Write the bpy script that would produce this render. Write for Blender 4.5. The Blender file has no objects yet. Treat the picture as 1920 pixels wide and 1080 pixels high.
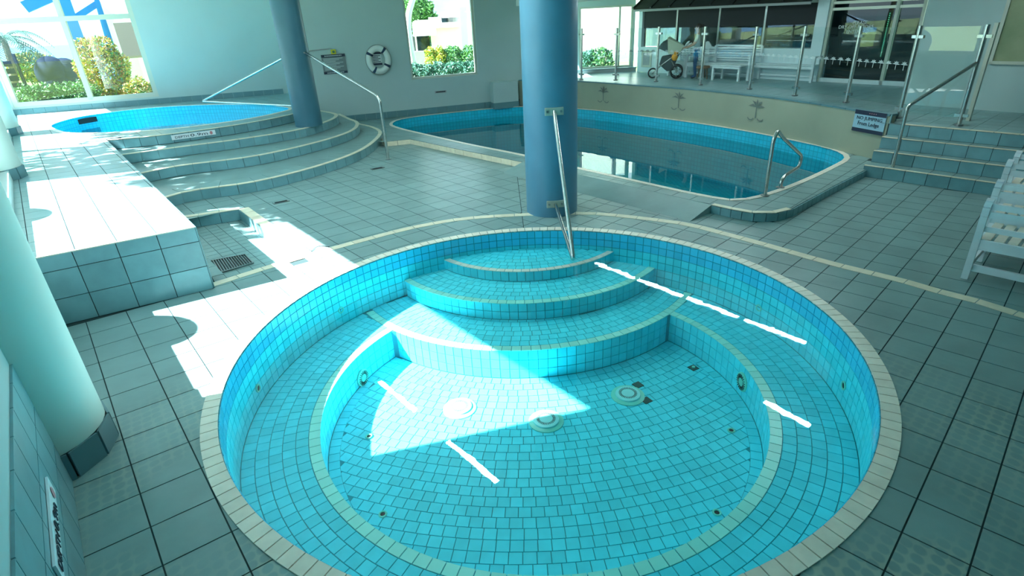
import bpy, math, random
import numpy as np
from mathutils import Vector, Matrix
from mathutils.geometry import tessellate_polygon
random.seed(7)
SC = bpy.context.scene
COL = SC.collection
# ------------------------------------------------------------------ camera
H, FPX, PITCH, ROLL = 2.6, 1041.50187, .450934802, -.0529523096
_F = Vector((0, math.cos(PITCH), -math.sin(PITCH))); _R0 = Vector((1, 0, 0)); _U0 = _R0.cross(_F)
_c, _s = math.cos(ROLL), math.sin(ROLL)
_R = _c*_R0 + _s*_U0; _U = -_s*_R0 + _c*_U0
cd = bpy.data.cameras.new('camera'); cam = bpy.data.objects.new('camera', cd); COL.objects.link(cam)
cd.sensor_width = 36; cd.lens = 36*FPX/1920; cd.clip_start = .05; cd.clip_end = 3000
m = Matrix((( _R.x, _U.x, -_F.x, 0), (_R.y, _U.y, -_F.y, 0), (_R.z, _U.z, -_F.z, H), (0, 0, 0, 1)))
cam.matrix_world = m
SC.camera = cam
vs = SC.view_settings
vs.view_transform = 'Standard'; vs.look = 'None'; vs.gamma = 1; vs.use_curve_mapping = False; vs.exposure = 0.36
# ------------------------------------------------------------------ sky and sun
W = bpy.data.worlds.new('sky'); SC.world = W; W.use_nodes = True
nt = W.node_tree; nt.nodes.clear()
def wn(t, **k):
    n = nt.nodes.new(t)
    for a, b in k.items(): setattr(n, a, b)
    return n
tc = wn('ShaderNodeTexCoord'); mp = wn('ShaderNodeMapping'); mp.inputs['Scale'].default_value = (1, 1, 2.6)
nz = wn('ShaderNodeTexNoise'); nz.inputs['Scale'].default_value = 2.2; nz.inputs['Detail'].default_value = 7; nz.inputs['Roughness'].default_value = .55
cr = wn('ShaderNodeValToRGB'); cr.color_ramp.elements[0].position = .30; cr.color_ramp.elements[1].position = .52
cr.color_ramp.elements[0].color = (.27, .72, 1.0, 1); cr.color_ramp.elements[1].color = (.68, .92, 1.0, 1)
bg = wn('ShaderNodeBackground'); bg.inputs['Strength'].default_value = 2.0; wo = wn('ShaderNodeOutputWorld')
L = nt.links.new
L(tc.outputs['Generated'], mp.inputs['Vector']); L(mp.outputs['Vector'], nz.inputs['Vector']); L(nz.outputs['Fac'], cr.inputs['Fac'])
L(cr.outputs['Color'], bg.inputs['Color']); L(bg.outputs['Background'], wo.inputs['Surface'])
SUN_AZ, SUN_EL = math.radians(14), math.radians(43)
sd = bpy.data.lights.new('sun', 'SUN'); sun = bpy.data.objects.new('sun', sd); COL.objects.link(sun)
sd.energy = 38; sd.angle = math.radians(.6); sd.color = (.90, 1, 1.03)
sv = Vector((math.cos(SUN_AZ)*math.cos(SUN_EL), math.sin(SUN_AZ)*math.cos(SUN_EL), -math.sin(SUN_EL)))
sun.rotation_euler = sv.to_track_quat('-Z', 'Y').to_euler(); sun.location = (-20, -4, 20)
SC.cycles.max_bounces = 14; SC.cycles.diffuse_bounces = 10; SC.cycles.transparent_max_bounces = 24
SC.cycles.caustics_reflective = False; SC.cycles.caustics_refractive = False; SC.cycles.sample_clamp_indirect = 8
# ------------------------------------------------------------------ survey helpers: the room's planes as measured
def ray(x, y): return _F + _R*((x-960)/FPX) + _U*((540-y)/FPX)
def at(x, y, z=0.):
    d = ray(x, y); t = (z-H)/d.z
    return Vector((d.x*t, d.y*t, z))
def up(x, y, q):
    d = ray(x, y); t = (q[0]*d.x+q[1]*d.y)/(d.x*d.x+d.y*d.y)
    return Vector((q[0], q[1], H+d.z*t))
def onp(x, y, n, off):
    d = ray(x, y); t = off/(d.x*n[0]+d.y*n[1])
    return Vector((d.x*t, d.y*t, H+d.z*t))
def away(x, y, dist):
    d = ray(x, y); t = dist/math.hypot(d.x, d.y)
    return Vector((d.x*t, d.y*t, H+d.z*t))
def proj(p):
    v = Vector(p)-Vector((0, 0, H)); z = v.dot(_F)
    if z < .05: return None
    return 960+FPX*v.dot(_R)/z, 540-FPX*v.dot(_U)/z
# ------------------------------------------------------------------ materials
M = {}
def mat(name, col, rough=.5, metal=0., vary=0., noise=0., nscale=6., bump=0., bscale=40., spec=.5, col2=None, emit=0., coat=0.):
    m = bpy.data.materials.new(name); m.use_nodes = True; n = m.node_tree; b = n.nodes['Principled BSDF']; l = n.links.new
    b.inputs['Base Color'].default_value = (*col, 1); b.inputs['Roughness'].default_value = rough; b.inputs['Metallic'].default_value = metal
    b.inputs['Specular IOR Level'].default_value = spec; b.inputs['Coat Weight'].default_value = coat; b.inputs['Coat Roughness'].default_value = .1
    geo = n.nodes.new('ShaderNodeNewGeometry')
    src = None
    if noise > 0 or col2:
        t = n.nodes.new('ShaderNodeTexNoise'); t.inputs['Scale'].default_value = nscale; t.inputs['Detail'].default_value = 5
        l(geo.outputs['Position'], t.inputs['Vector'])
        mx = n.nodes.new('ShaderNodeMix'); mx.data_type = 'RGBA'
        c2 = col2 or tuple(c*(1-noise) for c in col)
        mx.inputs[6].default_value = (*col, 1); mx.inputs[7].default_value = (*c2, 1)
        r = n.nodes.new('ShaderNodeMapRange'); r.inputs[1].default_value = .38; r.inputs[2].default_value = .66
        l(t.outputs['Fac'], r.inputs[0]); l(r.outputs[0], mx.inputs[0]); src = mx.outputs[2]
    if vary > 0:
        hs = n.nodes.new('ShaderNodeHueSaturation'); rr = n.nodes.new('ShaderNodeMapRange')
        rr.inputs[3].default_value = 1-vary; rr.inputs[4].default_value = 1+vary
        oi = n.nodes.new('ShaderNodeObjectInfo'); ad = n.nodes.new('ShaderNodeMath'); ad.operation = 'ADD'; fr = n.nodes.new('ShaderNodeMath'); fr.operation = 'FRACT'
        l(geo.outputs['Random Per Island'], ad.inputs[0]); l(oi.outputs['Random'], ad.inputs[1]); l(ad.outputs[0], fr.inputs[0])
        l(fr.outputs[0], rr.inputs[0]); l(rr.outputs[0], hs.inputs['Value'])
        if src: l(src, hs.inputs['Color'])
        else: hs.inputs['Color'].default_value = (*col, 1)
        src = hs.outputs['Color']
    if src: l(src, b.inputs['Base Color'])
    if bump > 0:
        t = n.nodes.new('ShaderNodeTexNoise'); t.inputs['Scale'].default_value = bscale; l(geo.outputs['Position'], t.inputs['Vector'])
        bp = n.nodes.new('ShaderNodeBump'); bp.inputs['Strength'].default_value = bump; bp.inputs['Distance'].default_value = .01
        l(t.outputs['Fac'], bp.inputs['Height']); l(bp.outputs[0], b.inputs['Normal'])
    if emit > 0:
        b.inputs['Emission Color'].default_value = (*col, 1); b.inputs['Emission Strength'].default_value = emit
    M[name] = m
    return m
mat('wall', (.44, .55, .545), .65, bump=.05, bscale=60, noise=.04, nscale=1.2)
mat('facade_white', (.74, .84, .88), .6)
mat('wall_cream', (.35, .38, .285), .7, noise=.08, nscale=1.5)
mat('column_white', (.62, .74, .68), .55)
mat('ceiling', (.7, .74, .73), .8)
mat('grout', (.035, .06, .062), .9, spec=.2)
mat('tile', (.22, .34, .335), .34, spec=.4, vary=.06, noise=.16, nscale=2.2, bump=.08, bscale=14)
mat('platform_tile', (.24, .38, .39), .3, vary=.06, noise=.12, nscale=2.2)
mat('riser_tile', (.18, .37, .41), .3, vary=.10, noise=.15, nscale=5)
mat('skirt', (.12, .24, .27), .35, vary=.06)
mat('cream', (.84, .74, .56), .4, vary=.05, noise=.12, nscale=9)
mat('cream_spa', (.88, .80, .68), .35, vary=.06, noise=.1, nscale=9)
mat('mosaic', (.085, .78, .88), .5, vary=.07, noise=.08, nscale=8, spec=.2)
mat('mosaic_bright', (.05, .60, .86), .2, vary=.07)
mat('mosaic_cream', (.34, .84, .72), .3, vary=.06)
mat('spa_grout', (.02, .30, .36), .8)
mat('column_blue', (.10, .27, .40), .38, noise=.08, nscale=3, bump=.03)
mat('column_dark', (.045, .15, .21), .38, noise=.08, nscale=3)
mat('steel', (.62, .63, .60), .22, metal=1., noise=.15, nscale=30)
mat('steel_dark', (.35, .36, .36), .3, metal=1.)
mat('white_paint', (.80, .86, .90), .4, noise=.06, nscale=7)
mat('white_plastic', (.80, .80, .76), .4)
mat('frame_beige', (.55, .56, .48), .45)
mat('black', (.012, .013, .015), .5)
mat('blind', (.014, .018, .022), .75)
mat('navy', (.012, .02, .05), .5)
mat('sign_white', (.55, .62, .62), .5)
mat('sign_grey', (.17, .21, .22), .5)
mat('sign_blue', (.32, .52, .62), .5)
mat('ink', (.01, .02, .04), .6)
mat('white_ink', (.8, .82, .82), .6)
mat('red_ink', (.55, .22, .25), .6)
mat('dark_glass', (.012, .024, .028), .05, spec=.8)
mat('interior_dark', (.03, .045, .05), .7)
mat('awning', (.02, .022, .022), .6)
mat('wood_brown', (.16, .10, .05), .5, noise=.3, nscale=12)
mat('beige_render', (.75, .70, .55), .8)
mat('beige_render_shaded', (.07, .07, .045), .8)  # neighbour's beige box: its shade is put into the dark colour
mat('render_white', (.85, .84, .80), .8)
mat('roof_grey', (.35, .36, .37), .7)
mat('leaf_green', (.10, .26, .06), .5, vary=.45)
mat('leaf_dark', (.035, .13, .07), .5, vary=.45)
mat('leaf_yellow', (.48, .42, .05), .5, vary=.45)
mat('leaf_red', (.42, .20, .06), .5, vary=.5)
mat('leaf_blue', (.08, .22, .16), .45, vary=.4)
mat('palm_leaf', (.03, .12, .09), .45, vary=.35)
mat('bark', (.16, .12, .08), .8, noise=.4, nscale=9)
mat('lawn', (.17, .26, .07), .9, noise=.3, nscale=3)
mat('bounce_paving', (.50, .53, .52), .8, noise=.12, nscale=2)
mat('sea', (.02, .20, .42), .25)
mat('steel_blue', (.01, .22, .62), .4)
mat('boulder', (.003, .012, .035), .8, noise=.4, nscale=5, spec=.1)
mat('tread_sheet', (.30, .34, .32), .5)
mat('skin', (.50, .30, .21), .55)
mat('hair', (.025, .017, .012), .6)
mat('shirt', (.33, .40, .42), .8)
mat('denim', (.025, .08, .19), .8)
mat('pram_cloth', (.05, .07, .075), .8)
mat('pram_cover', (.50, .54, .42), .8)
mat('rubber', (.015, .015, .016), .7)
mat('orange_toy', (.80, .33, .01), .6)
mat('plate_metal', (.55, .58, .50), .45, metal=.4)
mat('rope', (.3, .32, .3), .8)
mat('buoy_white', (.70, .74, .70), .5)
mat('buoy_navy', (.01, .04, .09), .5)
mat('yellow', (.72, .62, .02), .5)
mat('light_body', (.7, .7, .68), .5)
mat('tube_light', (.86, 1, 1), .5, emit=90)
mat('tube_dim', (.80, 1, 1), .5, emit=24)
mat('led_green', (.25, 1, .55), .5, emit=2.2)
mat('print_green', (.02, .16, .08), .5)
mat('drain_dark', (.008, .01, .012), .6)
mat('fitting', (.16, .70, .56), .35)
mat('fitting_white', (.30, .82, .78), .35)
mat('missing_tile', (.03, .09, .08), .8)
mat('picture', (.20, .26, .14), .6, col2=(.34, .36, .22), nscale=1.4)
mat('emblem', (.17, .20, .18), .6)
mat('decal', (.09, .11, .12), .6)
mat('decal_light', (.5, .58, .58), .6)
mat('timber', (.10, .075, .05), .6)
mat('chair_tan', (.25, .15, .09), .7)

def clearmat(name, tint, ior, bumps=0., scale=3., rough=0.):
    m = bpy.data.materials.new(name); m.use_nodes = True; n = m.node_tree; n.nodes.clear(); l = n.links.new
    o = n.nodes.new('ShaderNodeOutputMaterial'); t = n.nodes.new('ShaderNodeBsdfTransparent'); t.inputs[0].default_value = (*tint, 1)
    g = n.nodes.new('ShaderNodeBsdfGlossy'); g.inputs['Roughness'].default_value = rough; g.inputs['Color'].default_value = (1, 1, 1, 1)
    f = n.nodes.new('ShaderNodeLayerWeight'); f.inputs['Blend'].default_value = .5; x = n.nodes.new('ShaderNodeMixShader')
    pw_ = n.nodes.new('ShaderNodeMath'); pw_.operation = 'POWER'; pw_.inputs[1].default_value = 5; rg = n.nodes.new('ShaderNodeMapRange'); rg.inputs[3].default_value = ((ior-1)/(ior+1))**2
    l(f.outputs['Facing'], pw_.inputs[0]); l(pw_.outputs[0], rg.inputs[0]); l(rg.outputs[0], x.inputs[0]); l(t.outputs[0], x.inputs[1]); l(g.outputs[0], x.inputs[2]); l(x.outputs[0], o.inputs[0])
    if bumps > 0:
        ge = n.nodes.new('ShaderNodeNewGeometry'); z = n.nodes.new('ShaderNodeTexNoise'); z.inputs['Scale'].default_value = scale; z.inputs['Detail'].default_value = 2
        b = n.nodes.new('ShaderNodeBump'); b.inputs['Strength'].default_value = bumps; b.inputs['Distance'].default_value = .02
        l(ge.outputs['Position'], z.inputs['Vector']); l(z.outputs['Fac'], b.inputs['Height']); l(b.outputs[0], f.inputs['Normal']); l(b.outputs[0], g.inputs['Normal'])
    M[name] = m
clearmat('spa_water', (.93, .99, 1.0), 1.33, .028, 4)
clearmat('pool_water', (.13, .66, .62), 1.33, .03, 2.5)
clearmat('spa2_water', (.75, .97, 1.0), 1.33, .08, 4)
clearmat('glass', (.93, .97, .96), 1.45)
clearmat('facade_glass', (.30, .40, .42), 1.5)
# lapped mosaic for surfaces too far off to tell the tiles apart (grid follows the surface's own UV metres)
def gridmat(name, col, gcol, size, rough=.25, mortar=.07, vary=.12):
    m = bpy.data.materials.new(name); m.use_nodes = True; n = m.node_tree; b = n.nodes['Principled BSDF']; l = n.links.new
    uv = n.nodes.new('ShaderNodeUVMap'); br = n.nodes.new('ShaderNodeTexBrick'); br.offset = 0; br.squash = 1
    br.inputs['Scale'].default_value = 1; br.inputs['Brick Width'].default_value = size; br.inputs['Row Height'].default_value = size
    br.inputs['Mortar Size'].default_value = size*mortar; br.inputs['Color1'].default_value = (*col, 1)
    br.inputs['Color2'].default_value = (*[c*(1-vary) for c in col], 1); br.inputs['Mortar'].default_value = (*gcol, 1)
    l(uv.outputs[0], br.inputs['Vector']); l(br.outputs['Color'], b.inputs['Base Color']); b.inputs['Roughness'].default_value = rough
    M[name] = m
gridmat('pool_grid', (.015, .58, .80), (.01, .38, .56), .1)
gridmat('spa2_grid', (.04, .66, .88), (.02, .42, .62), .1)
# worn mat prints on the deck tiles nearest the spa: staggered rings of lighter film, thinning out with distance
def worn(name):
    m = M[name]; n = m.node_tree; l = n.links.new; b = n.nodes['Principled BSDF']
    old = b.inputs['Base Color'].links[0].from_socket
    g = n.nodes.new('ShaderNodeNewGeometry'); mp = n.nodes.new('ShaderNodeMapping'); mp.inputs['Rotation'].default_value = (0, 0, math.radians(-38)); mp.inputs['Scale'].default_value = (15, 13, 0)
    v = n.nodes.new('ShaderNodeTexVoronoi'); v.voronoi_dimensions = '2D'; v.inputs['Scale'].default_value = 1; v.inputs['Randomness'].default_value = .18
    r = n.nodes.new('ShaderNodeMapRange'); r.inputs[1].default_value = .36; r.inputs[2].default_value = .52
    ns = n.nodes.new('ShaderNodeTexNoise'); ns.inputs['Scale'].default_value = .55; ns.inputs['Detail'].default_value = 3
    r2 = n.nodes.new('ShaderNodeMapRange'); r2.inputs[1].default_value = .40; r2.inputs[2].default_value = .62; r2.inputs[4].default_value = .9
    mu = n.nodes.new('ShaderNodeMath'); mu.operation = 'MULTIPLY'; x = n.nodes.new('ShaderNodeMix'); x.data_type = 'RGBA'
    ds = n.nodes.new('ShaderNodeVectorMath'); ds.operation = 'DISTANCE'; ds.inputs[1].default_value = (0, 1.2, 0)
    r3 = n.nodes.new('ShaderNodeMapRange'); r3.inputs[1].default_value = 4.3; r3.inputs[2].default_value = 2.4; mu2 = n.nodes.new('ShaderNodeMath'); mu2.operation = 'MULTIPLY'
    l(g.outputs['Position'], mp.inputs[0]); l(mp.outputs[0], v.inputs['Vector']); l(v.outputs['Distance'], r.inputs[0]); l(g.outputs['Position'], ns.inputs['Vector'])
    l(ns.outputs['Fac'], r2.inputs[0]); l(r.outputs[0], mu.inputs[0]); l(r2.outputs[0], mu.inputs[1]); l(g.outputs['Position'], ds.inputs[0]); l(ds.outputs['Value'], r3.inputs[0])
    l(mu.outputs[0], mu2.inputs[0]); l(r3.outputs[0], mu2.inputs[1]); l(mu2.outputs[0], x.inputs[0]); l(old, x.inputs[6]); x.inputs[7].default_value = (.50, .54, .42, 1)
    l(x.outputs[2], b.inputs['Base Color'])
worn('tile')
# ------------------------------------------------------------------ mesh builder
class MB:
    def __init__(s): s.v = []; s.f = []; s.uv = None
    def add(s, vs, fs):
        k = len(s.v); s.v += [tuple(v) for v in vs]; s.f += [tuple(i+k for i in f) for f in fs]; return s
    def box(s, c, d, rz=0., M4=None):
        x, y, z = d[0]/2, d[1]/2, d[2]/2
        R = M4 if M4 is not None else Matrix.Translation(Vector(c)) @ Matrix.Rotation(rz, 4, 'Z')
        p = [R @ Vector((a*x, b*y, e*z)) for e in (-1, 1) for a, b in ((-1, -1), (1, -1), (1, 1), (-1, 1))]
        return s.add(p, [(3, 2, 1, 0), (4, 5, 6, 7), (0, 1, 5, 4), (1, 2, 6, 5), (2, 3, 7, 6), (3, 0, 4, 7)])
    def beam(s, a, b, w, h, up=(0, 0, 1)):
        a, b = Vector(a), Vector(b); d = (b-a); ln = d.length; d.normalize(); u = Vector(up); x = d.cross(u)
        if x.length < 1e-4: x = d.cross(Vector((1, 0, 0)))
        x.normalize(); u = x.cross(d); c = (a+b)/2
        R = Matrix(((d.x, x.x, u.x, c.x), (d.y, x.y, u.y, c.y), (d.z, x.z, u.z, c.z), (0, 0, 0, 1)))
        return s.box(None, (ln, w, h), M4=R)
    def prism(s, poly, z0, z1):
        n = len(poly); A = sum(poly[i][0]*poly[(i+1) % n][1]-poly[(i+1) % n][0]*poly[i][1] for i in range(n))
        if A < 0: poly = poly[::-1]
        k = [(p[0], p[1], z0) for p in poly]+[(p[0], p[1], z1) for p in poly]
        fs = [(i, (i+1) % n, n+(i+1) % n, n+i) for i in range(n)]
        tri = tessellate_polygon([[Vector((p[0], p[1], 0)) for p in poly]]) if n > 4 else ([(0, 1, 2, 3)] if n == 4 else [(0, 1, 2)])
        for t in tri:
            t = list(t); a = sum(poly[t[i]][0]*poly[t[(i+1) % len(t)]][1]-poly[t[(i+1) % len(t)]][0]*poly[t[i]][1] for i in range(len(t)))
            if a < 0: t = t[::-1]
            fs.append(tuple(i+n for i in t)); fs.append(tuple(t[::-1]))
        return s.add(k, fs)
    def slab(s, pts, nrm, t):
        n = len(pts); nrm = Vector(nrm)*t
        c = (pts[1]-pts[0]).cross(pts[2]-pts[0])
        if c.dot(nrm) < 0: pts = pts[::-1]
        k = [p for p in pts]+[p+nrm for p in pts]
        return s.add(k, [(i, (i+1) % n, n+(i+1) % n, n+i) for i in range(n)]+[tuple(range(n, 2*n)), tuple(range(n-1, -1, -1))])
    def tube(s, path, r, n=10, caps=True, closed=False):
        P = [Vector(p) for p in path]; rings = []; N = len(P); prev = None
        for i, p in enumerate(P):
            if closed: d = P[(i+1) % N]-P[i-1]
            else: d = (P[min(i+1, N-1)]-P[max(i-1, 0)])
            d.normalize()
            if prev is None: x = d.orthogonal().normalized()
            else:
                x = prev-d*prev.dot(d); x = x.normalized() if x.length > 1e-5 else d.orthogonal().normalized()
            prev = x; y = d.cross(x); rr = r[i] if isinstance(r, (list, tuple)) else r
            rings.append([p+(x*math.cos(2*math.pi*j/n)+y*math.sin(2*math.pi*j/n))*rr for j in range(n)])
        fs = [(i*n+j, i*n+(j+1) % n, ((i+1) % N)*n+(j+1) % n, ((i+1) % N)*n+j) for i in range(N if closed else N-1) for j in range(n)]
        if caps and not closed: fs += [tuple(range(n-1, -1, -1)), tuple((N-1)*n+j for j in range(n))]
        return s.add([v for q in rings for v in q], fs)
    def cyl(s, a, b, r, n=16, r2=None): return s.tube([a, b], [r, r if r2 is None else r2], n)
    def ball(s, c, r, n=10, k=6):
        c = Vector(c); r = r if isinstance(r, (tuple, list)) else (r, r, r)
        vs = [c+Vector((0, 0, -r[2]))]+[c+Vector((r[0]*math.cos(2*math.pi*j/n)*math.sin(math.pi*i/k), r[1]*math.sin(2*math.pi*j/n)*math.sin(math.pi*i/k), -r[2]*math.cos(math.pi*i/k))) for i in range(1, k) for j in range(n)]+[c+Vector((0, 0, r[2]))]
        fs = [(0, 1+(j+1) % n, 1+j) for j in range(n)]
        fs += [(1+i*n+j, 1+i*n+(j+1) % n, 1+(i+1)*n+(j+1) % n, 1+(i+1)*n+j) for i in range(k-2) for j in range(n)]
        e = len(vs)-1; fs += [(e, 1+(k-2)*n+j, 1+(k-2)*n+(j+1) % n) for j in range(n)]
        return s.add(vs, fs)
def rootloc(p):
    while p is not None and p.parent is not None: p = p.parent
    return p.location.copy() if p is not None else Vector()
def add(name, mb, material, parent=None, smooth=False, kind=None, bevel=0., loc=None):
    off = rootloc(parent) if parent is not None else Vector()
    if loc is not None: off = off+Vector(loc) if parent is not None else Vector(loc)
    me = bpy.data.meshes.new(name)
    me.from_pydata([(v[0]-off.x, v[1]-off.y, v[2]-off.z) for v in mb.v], [], mb.f)
    if mb.uv:
        uv = me.uv_layers.new(name='UVMap')
        for lp in me.loops: uv.data[lp.index].uv = mb.uv[lp.vertex_index]
    me.materials.append(M[material] if isinstance(material, str) else material)
    if smooth: me.polygons.foreach_set('use_smooth', [True]*len(me.polygons))
    me.update()
    o = bpy.data.objects.new(name, me); COL.objects.link(o)
    if parent is not None: o.parent = parent
    if loc is not None: o.location = loc
    if kind: o['kind'] = kind
    if bevel:
        b = o.modifiers.new('b', 'BEVEL'); b.width = bevel; b.segments = 2; b.limit_method = 'ANGLE'
    if smooth:
        try: me.set_sharp_from_angle(angle=math.radians(40))
        except Exception: pass
    return o
def thing(name, label, cat, loc=(0, 0, 0), group=None, rz=0.):
    o = bpy.data.objects.new(name, None); COL.objects.link(o); o.location = loc; o.rotation_euler = (0, 0, rz); o.empty_display_size = .1
    return tag(o, label, cat, group)
def tag(o, label, cat, group=None, kind='thing'):
    o['label'] = label; o['category'] = cat; o['kind'] = kind
    if group: o['group'] = group
    return o
def struct(o): o['kind'] = 'structure'; return o
def dup(root, loc=None, rz=None, label=None):
    r = root.copy(); COL.objects.link(r)
    if loc is not None: r.location = loc
    if rz is not None: r.rotation_euler = (0, 0, rz)
    if label: r['label'] = label
    def rec(a, b):
        for ch in a.children:
            c = ch.copy(); COL.objects.link(c); c.parent = b; rec(ch, c)
    rec(root, r)
    return r
def V2(p): return Vector((p[0], p[1]))
def smooth_path(P, k=6, closed=False):
    P = [Vector(p) for p in P]; n = len(P); out = []
    for i in range(n if closed else n-1):
        g = (lambda j: P[j % n]) if closed else (lambda j: P[max(0, min(n-1, j))])
        a, b, c, d = g(i-1), g(i), g(i+1), g(i+2)
        for t in range(k):
            u = t/k
            out.append(.5*((2*b)+(-a+c)*u+(2*a-5*b+4*c-d)*u*u+(-a+3*b-3*c+d)*u**3))
    if not closed: out.append(P[-1])
    return out
def fillet(P, r, k=6):
    P = [Vector(p) for p in P]; out = [P[0]]
    for i in range(1, len(P)-1):
        a = (P[i-1]-P[i]); b = (P[i+1]-P[i]); la, lb = a.length, b.length; q = min(r, la*.45, lb*.45)
        s, e = P[i]+a*(q/la), P[i]+b*(q/lb)
        out += [s*(1-t)**2+P[i]*2*t*(1-t)+e*t*t for t in [j/k for j in range(k+1)]]
    return out+[P[-1]]
def resample(P, step):
    P = [Vector(p) for p in P]; L_ = [0]
    for i in range(1, len(P)): L_.append(L_[-1]+(P[i]-P[i-1]).length)
    n = max(1, round(L_[-1]/step)); out = []; j = 0
    for i in range(n+1):
        t = L_[-1]*i/n
        while j < len(P)-2 and L_[j+1] < t: j += 1
        u = (t-L_[j])/max(1e-9, L_[j+1]-L_[j]); out.append(P[j].lerp(P[j+1], min(1, max(0, u))))
    return out
def inside(p, poly):
    c = False; n = len(poly)
    for i in range(n):
        a, b = poly[i], poly[(i+1) % n]
        if (a[1] > p[1]) != (b[1] > p[1]) and p[0] < (b[0]-a[0])*(p[1]-a[1])/(b[1]-a[1])+a[0]: c = not c
    return c
def clip(poly, n, off):           # keep n.p >= off
    out = []; N = len(poly)
    for i in range(N):
        a, b = poly[i], poly[(i+1) % N]; da, db = n[0]*a[0]+n[1]*a[1]-off, n[0]*b[0]+n[1]*b[1]-off
        if da >= 0: out.append(a)
        if (da >= 0) != (db >= 0):
            t = da/(da-db); out.append((a[0]+(b[0]-a[0])*t, a[1]+(b[1]-a[1])*t))
    return out
def trim(p, poly, keep):
    w = [inside(q, poly) == keep for q in p]
    if all(w): return p
    if not any(w): return []
    g = cen(p); best = None
    for i in range(len(poly)):
        a, b = V2(poly[i]), V2(poly[(i+1) % len(poly)]); d = b-a
        if d.length < 1e-6: continue
        t = max(0, min(1, (V2(g)-a).dot(d)/d.length_squared)); e = (a+d*t-V2(g)).length
        if best is None or e < best[0]: best = (e, a, d.normalized())
    _, a, d = best; n = (-d.y, d.x); off = n[0]*a.x+n[1]*a.y
    m_ = (a.x+n[0]*.01+d.x*.01, a.y+n[1]*.01+d.y*.01)
    if inside(m_, poly) != keep: n = (-n[0], -n[1]); off = -off
    return clip(p, n, off)
def cen(poly): return (sum(p[0] for p in poly)/len(poly), sum(p[1] for p in poly)/len(poly))
def area2(poly): return abs(sum(poly[i][0]*poly[(i+1) % len(poly)][1]-poly[(i+1) % len(poly)][0]*poly[i][1] for i in range(len(poly))))/2
def cut_out(poly, c, r):          # drop the part inside a round opening
    d = [math.hypot(p[0]-c[0], p[1]-c[1]) for p in poly]
    if min(d) >= r: return poly
    if max(d) < r: return []
    q = [p for p, e in zip(poly, d) if e < r]; m_ = cen(q if len(q) < len(poly) else poly); g = cen(poly); m_ = ((m_[0]+g[0])/2, (m_[1]+g[1])/2)
    e = math.hypot(m_[0]-c[0], m_[1]-c[1]); n = ((m_[0]-c[0])/e, (m_[1]-c[1])/e)
    return clip(poly, n, n[0]*c[0]+n[1]*c[1]+r)
def cut_in(poly, c, r):           # keep the part inside a circle
    d = [math.hypot(p[0]-c[0], p[1]-c[1]) for p in poly]
    if max(d) <= r: return poly
    if min(d) > r: return []
    q = [p for p, e in zip(poly, d) if e > r]; m_ = cen(q); g = cen(poly); m_ = ((m_[0]+g[0])/2, (m_[1]+g[1])/2)
    e = math.hypot(m_[0]-c[0], m_[1]-c[1]); n = ((c[0]-m_[0])/e, (c[1]-m_[1])/e)
    return clip(poly, n, n[0]*c[0]+n[1]*c[1]-r)
def flat(poly, z): return ([Vector((p[0], p[1], z)) for p in poly], Vector((0, 0, 1)))
def tiles(parent, name, items, thick, material, limit=300, minpx=40.):
    """items: (points, normal). The pieces that show largest are objects of their own, the rest one part."""
    sc = []
    for k, (pts, n) in enumerate(items):
        c = sum(pts, Vector())/len(pts); q = [proj(p) for p in pts]; a = 0
        if all(q) and n.dot(Vector((0, 0, H))-c) > 0:
            g = cen(q)
            if -30 < g[0] < 1950 and -30 < g[1] < 1110: a = area2(q)
        sc.append((-a, k))
    sc.sort(); one = [k for a, k in sc[:limit] if -a > minpx]; rest = [k for a, k in sc if k not in set(one)]
    cache = {}
    off = rootloc(parent)
    for k in one:
        pts, n = items[k]; c = sum(pts, Vector())/len(pts)
        key = tuple(round(x, 3) for p in pts for x in (p-c))+tuple(round(x, 2) for x in n)
        me = cache.get(key)
        if me is None:
            mb = MB().slab([p-c for p in pts], n, thick); me = bpy.data.meshes.new(name); me.from_pydata(mb.v, [], mb.f); me.materials.append(M[material]); cache[key] = me
        o = bpy.data.objects.new(name, me); COL.objects.link(o); o.parent = parent; o.location = c-off
    if rest:
        mb = MB()
        for k in rest: mb.slab(items[k][0], items[k][1], thick)
        add(name+'_remainder' if one else name, mb, material, parent, kind='stuff')
def riser_items(path, z0, z1, step, side, gap=.008, rows=1):
    q = resample(path, step); out = []
    for a, b in zip(q, q[1:]):
        d = Vector((b.x-a.x, b.y-a.y, 0)).normalized(); n = Vector((-d.y, d.x, 0))*side
        a2, b2 = Vector((a.x, a.y, 0))+d*gap/2, Vector((b.x, b.y, 0))-d*gap/2
        for r in range(rows):
            u0, u1 = z0+(z1-z0)*r/rows+gap/2, z0+(z1-z0)*(r+1)/rows-gap/2
            out.append(([a2+Vector((0, 0, u0)), b2+Vector((0, 0, u0)), b2+Vector((0, 0, u1)), a2+Vector((0, 0, u1))], n))
    return out
def band_items(path, z, w0, w1, step, side, gap=.008):
    q = resample(path, step); N = []
    for i in range(len(q)):
        d = q[min(i+1, len(q)-1)]-q[max(i-1, 0)]; d = Vector((d.x, d.y, 0)).normalized(); N.append((Vector((-d.y, d.x, 0))*side, d))
    out = []
    for i in range(len(q)-1):
        a, b = q[i].copy(), q[i+1].copy(); a.z = b.z = z; (na, da), (nb_, db) = N[i], N[i+1]
        a, b = a+da*gap/2, b-db*gap/2
        out.append(([a+na*w0, b+nb_*w0, b+nb_*w1, a+na*w1], Vector((0, 0, 1))))
    return out
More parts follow.
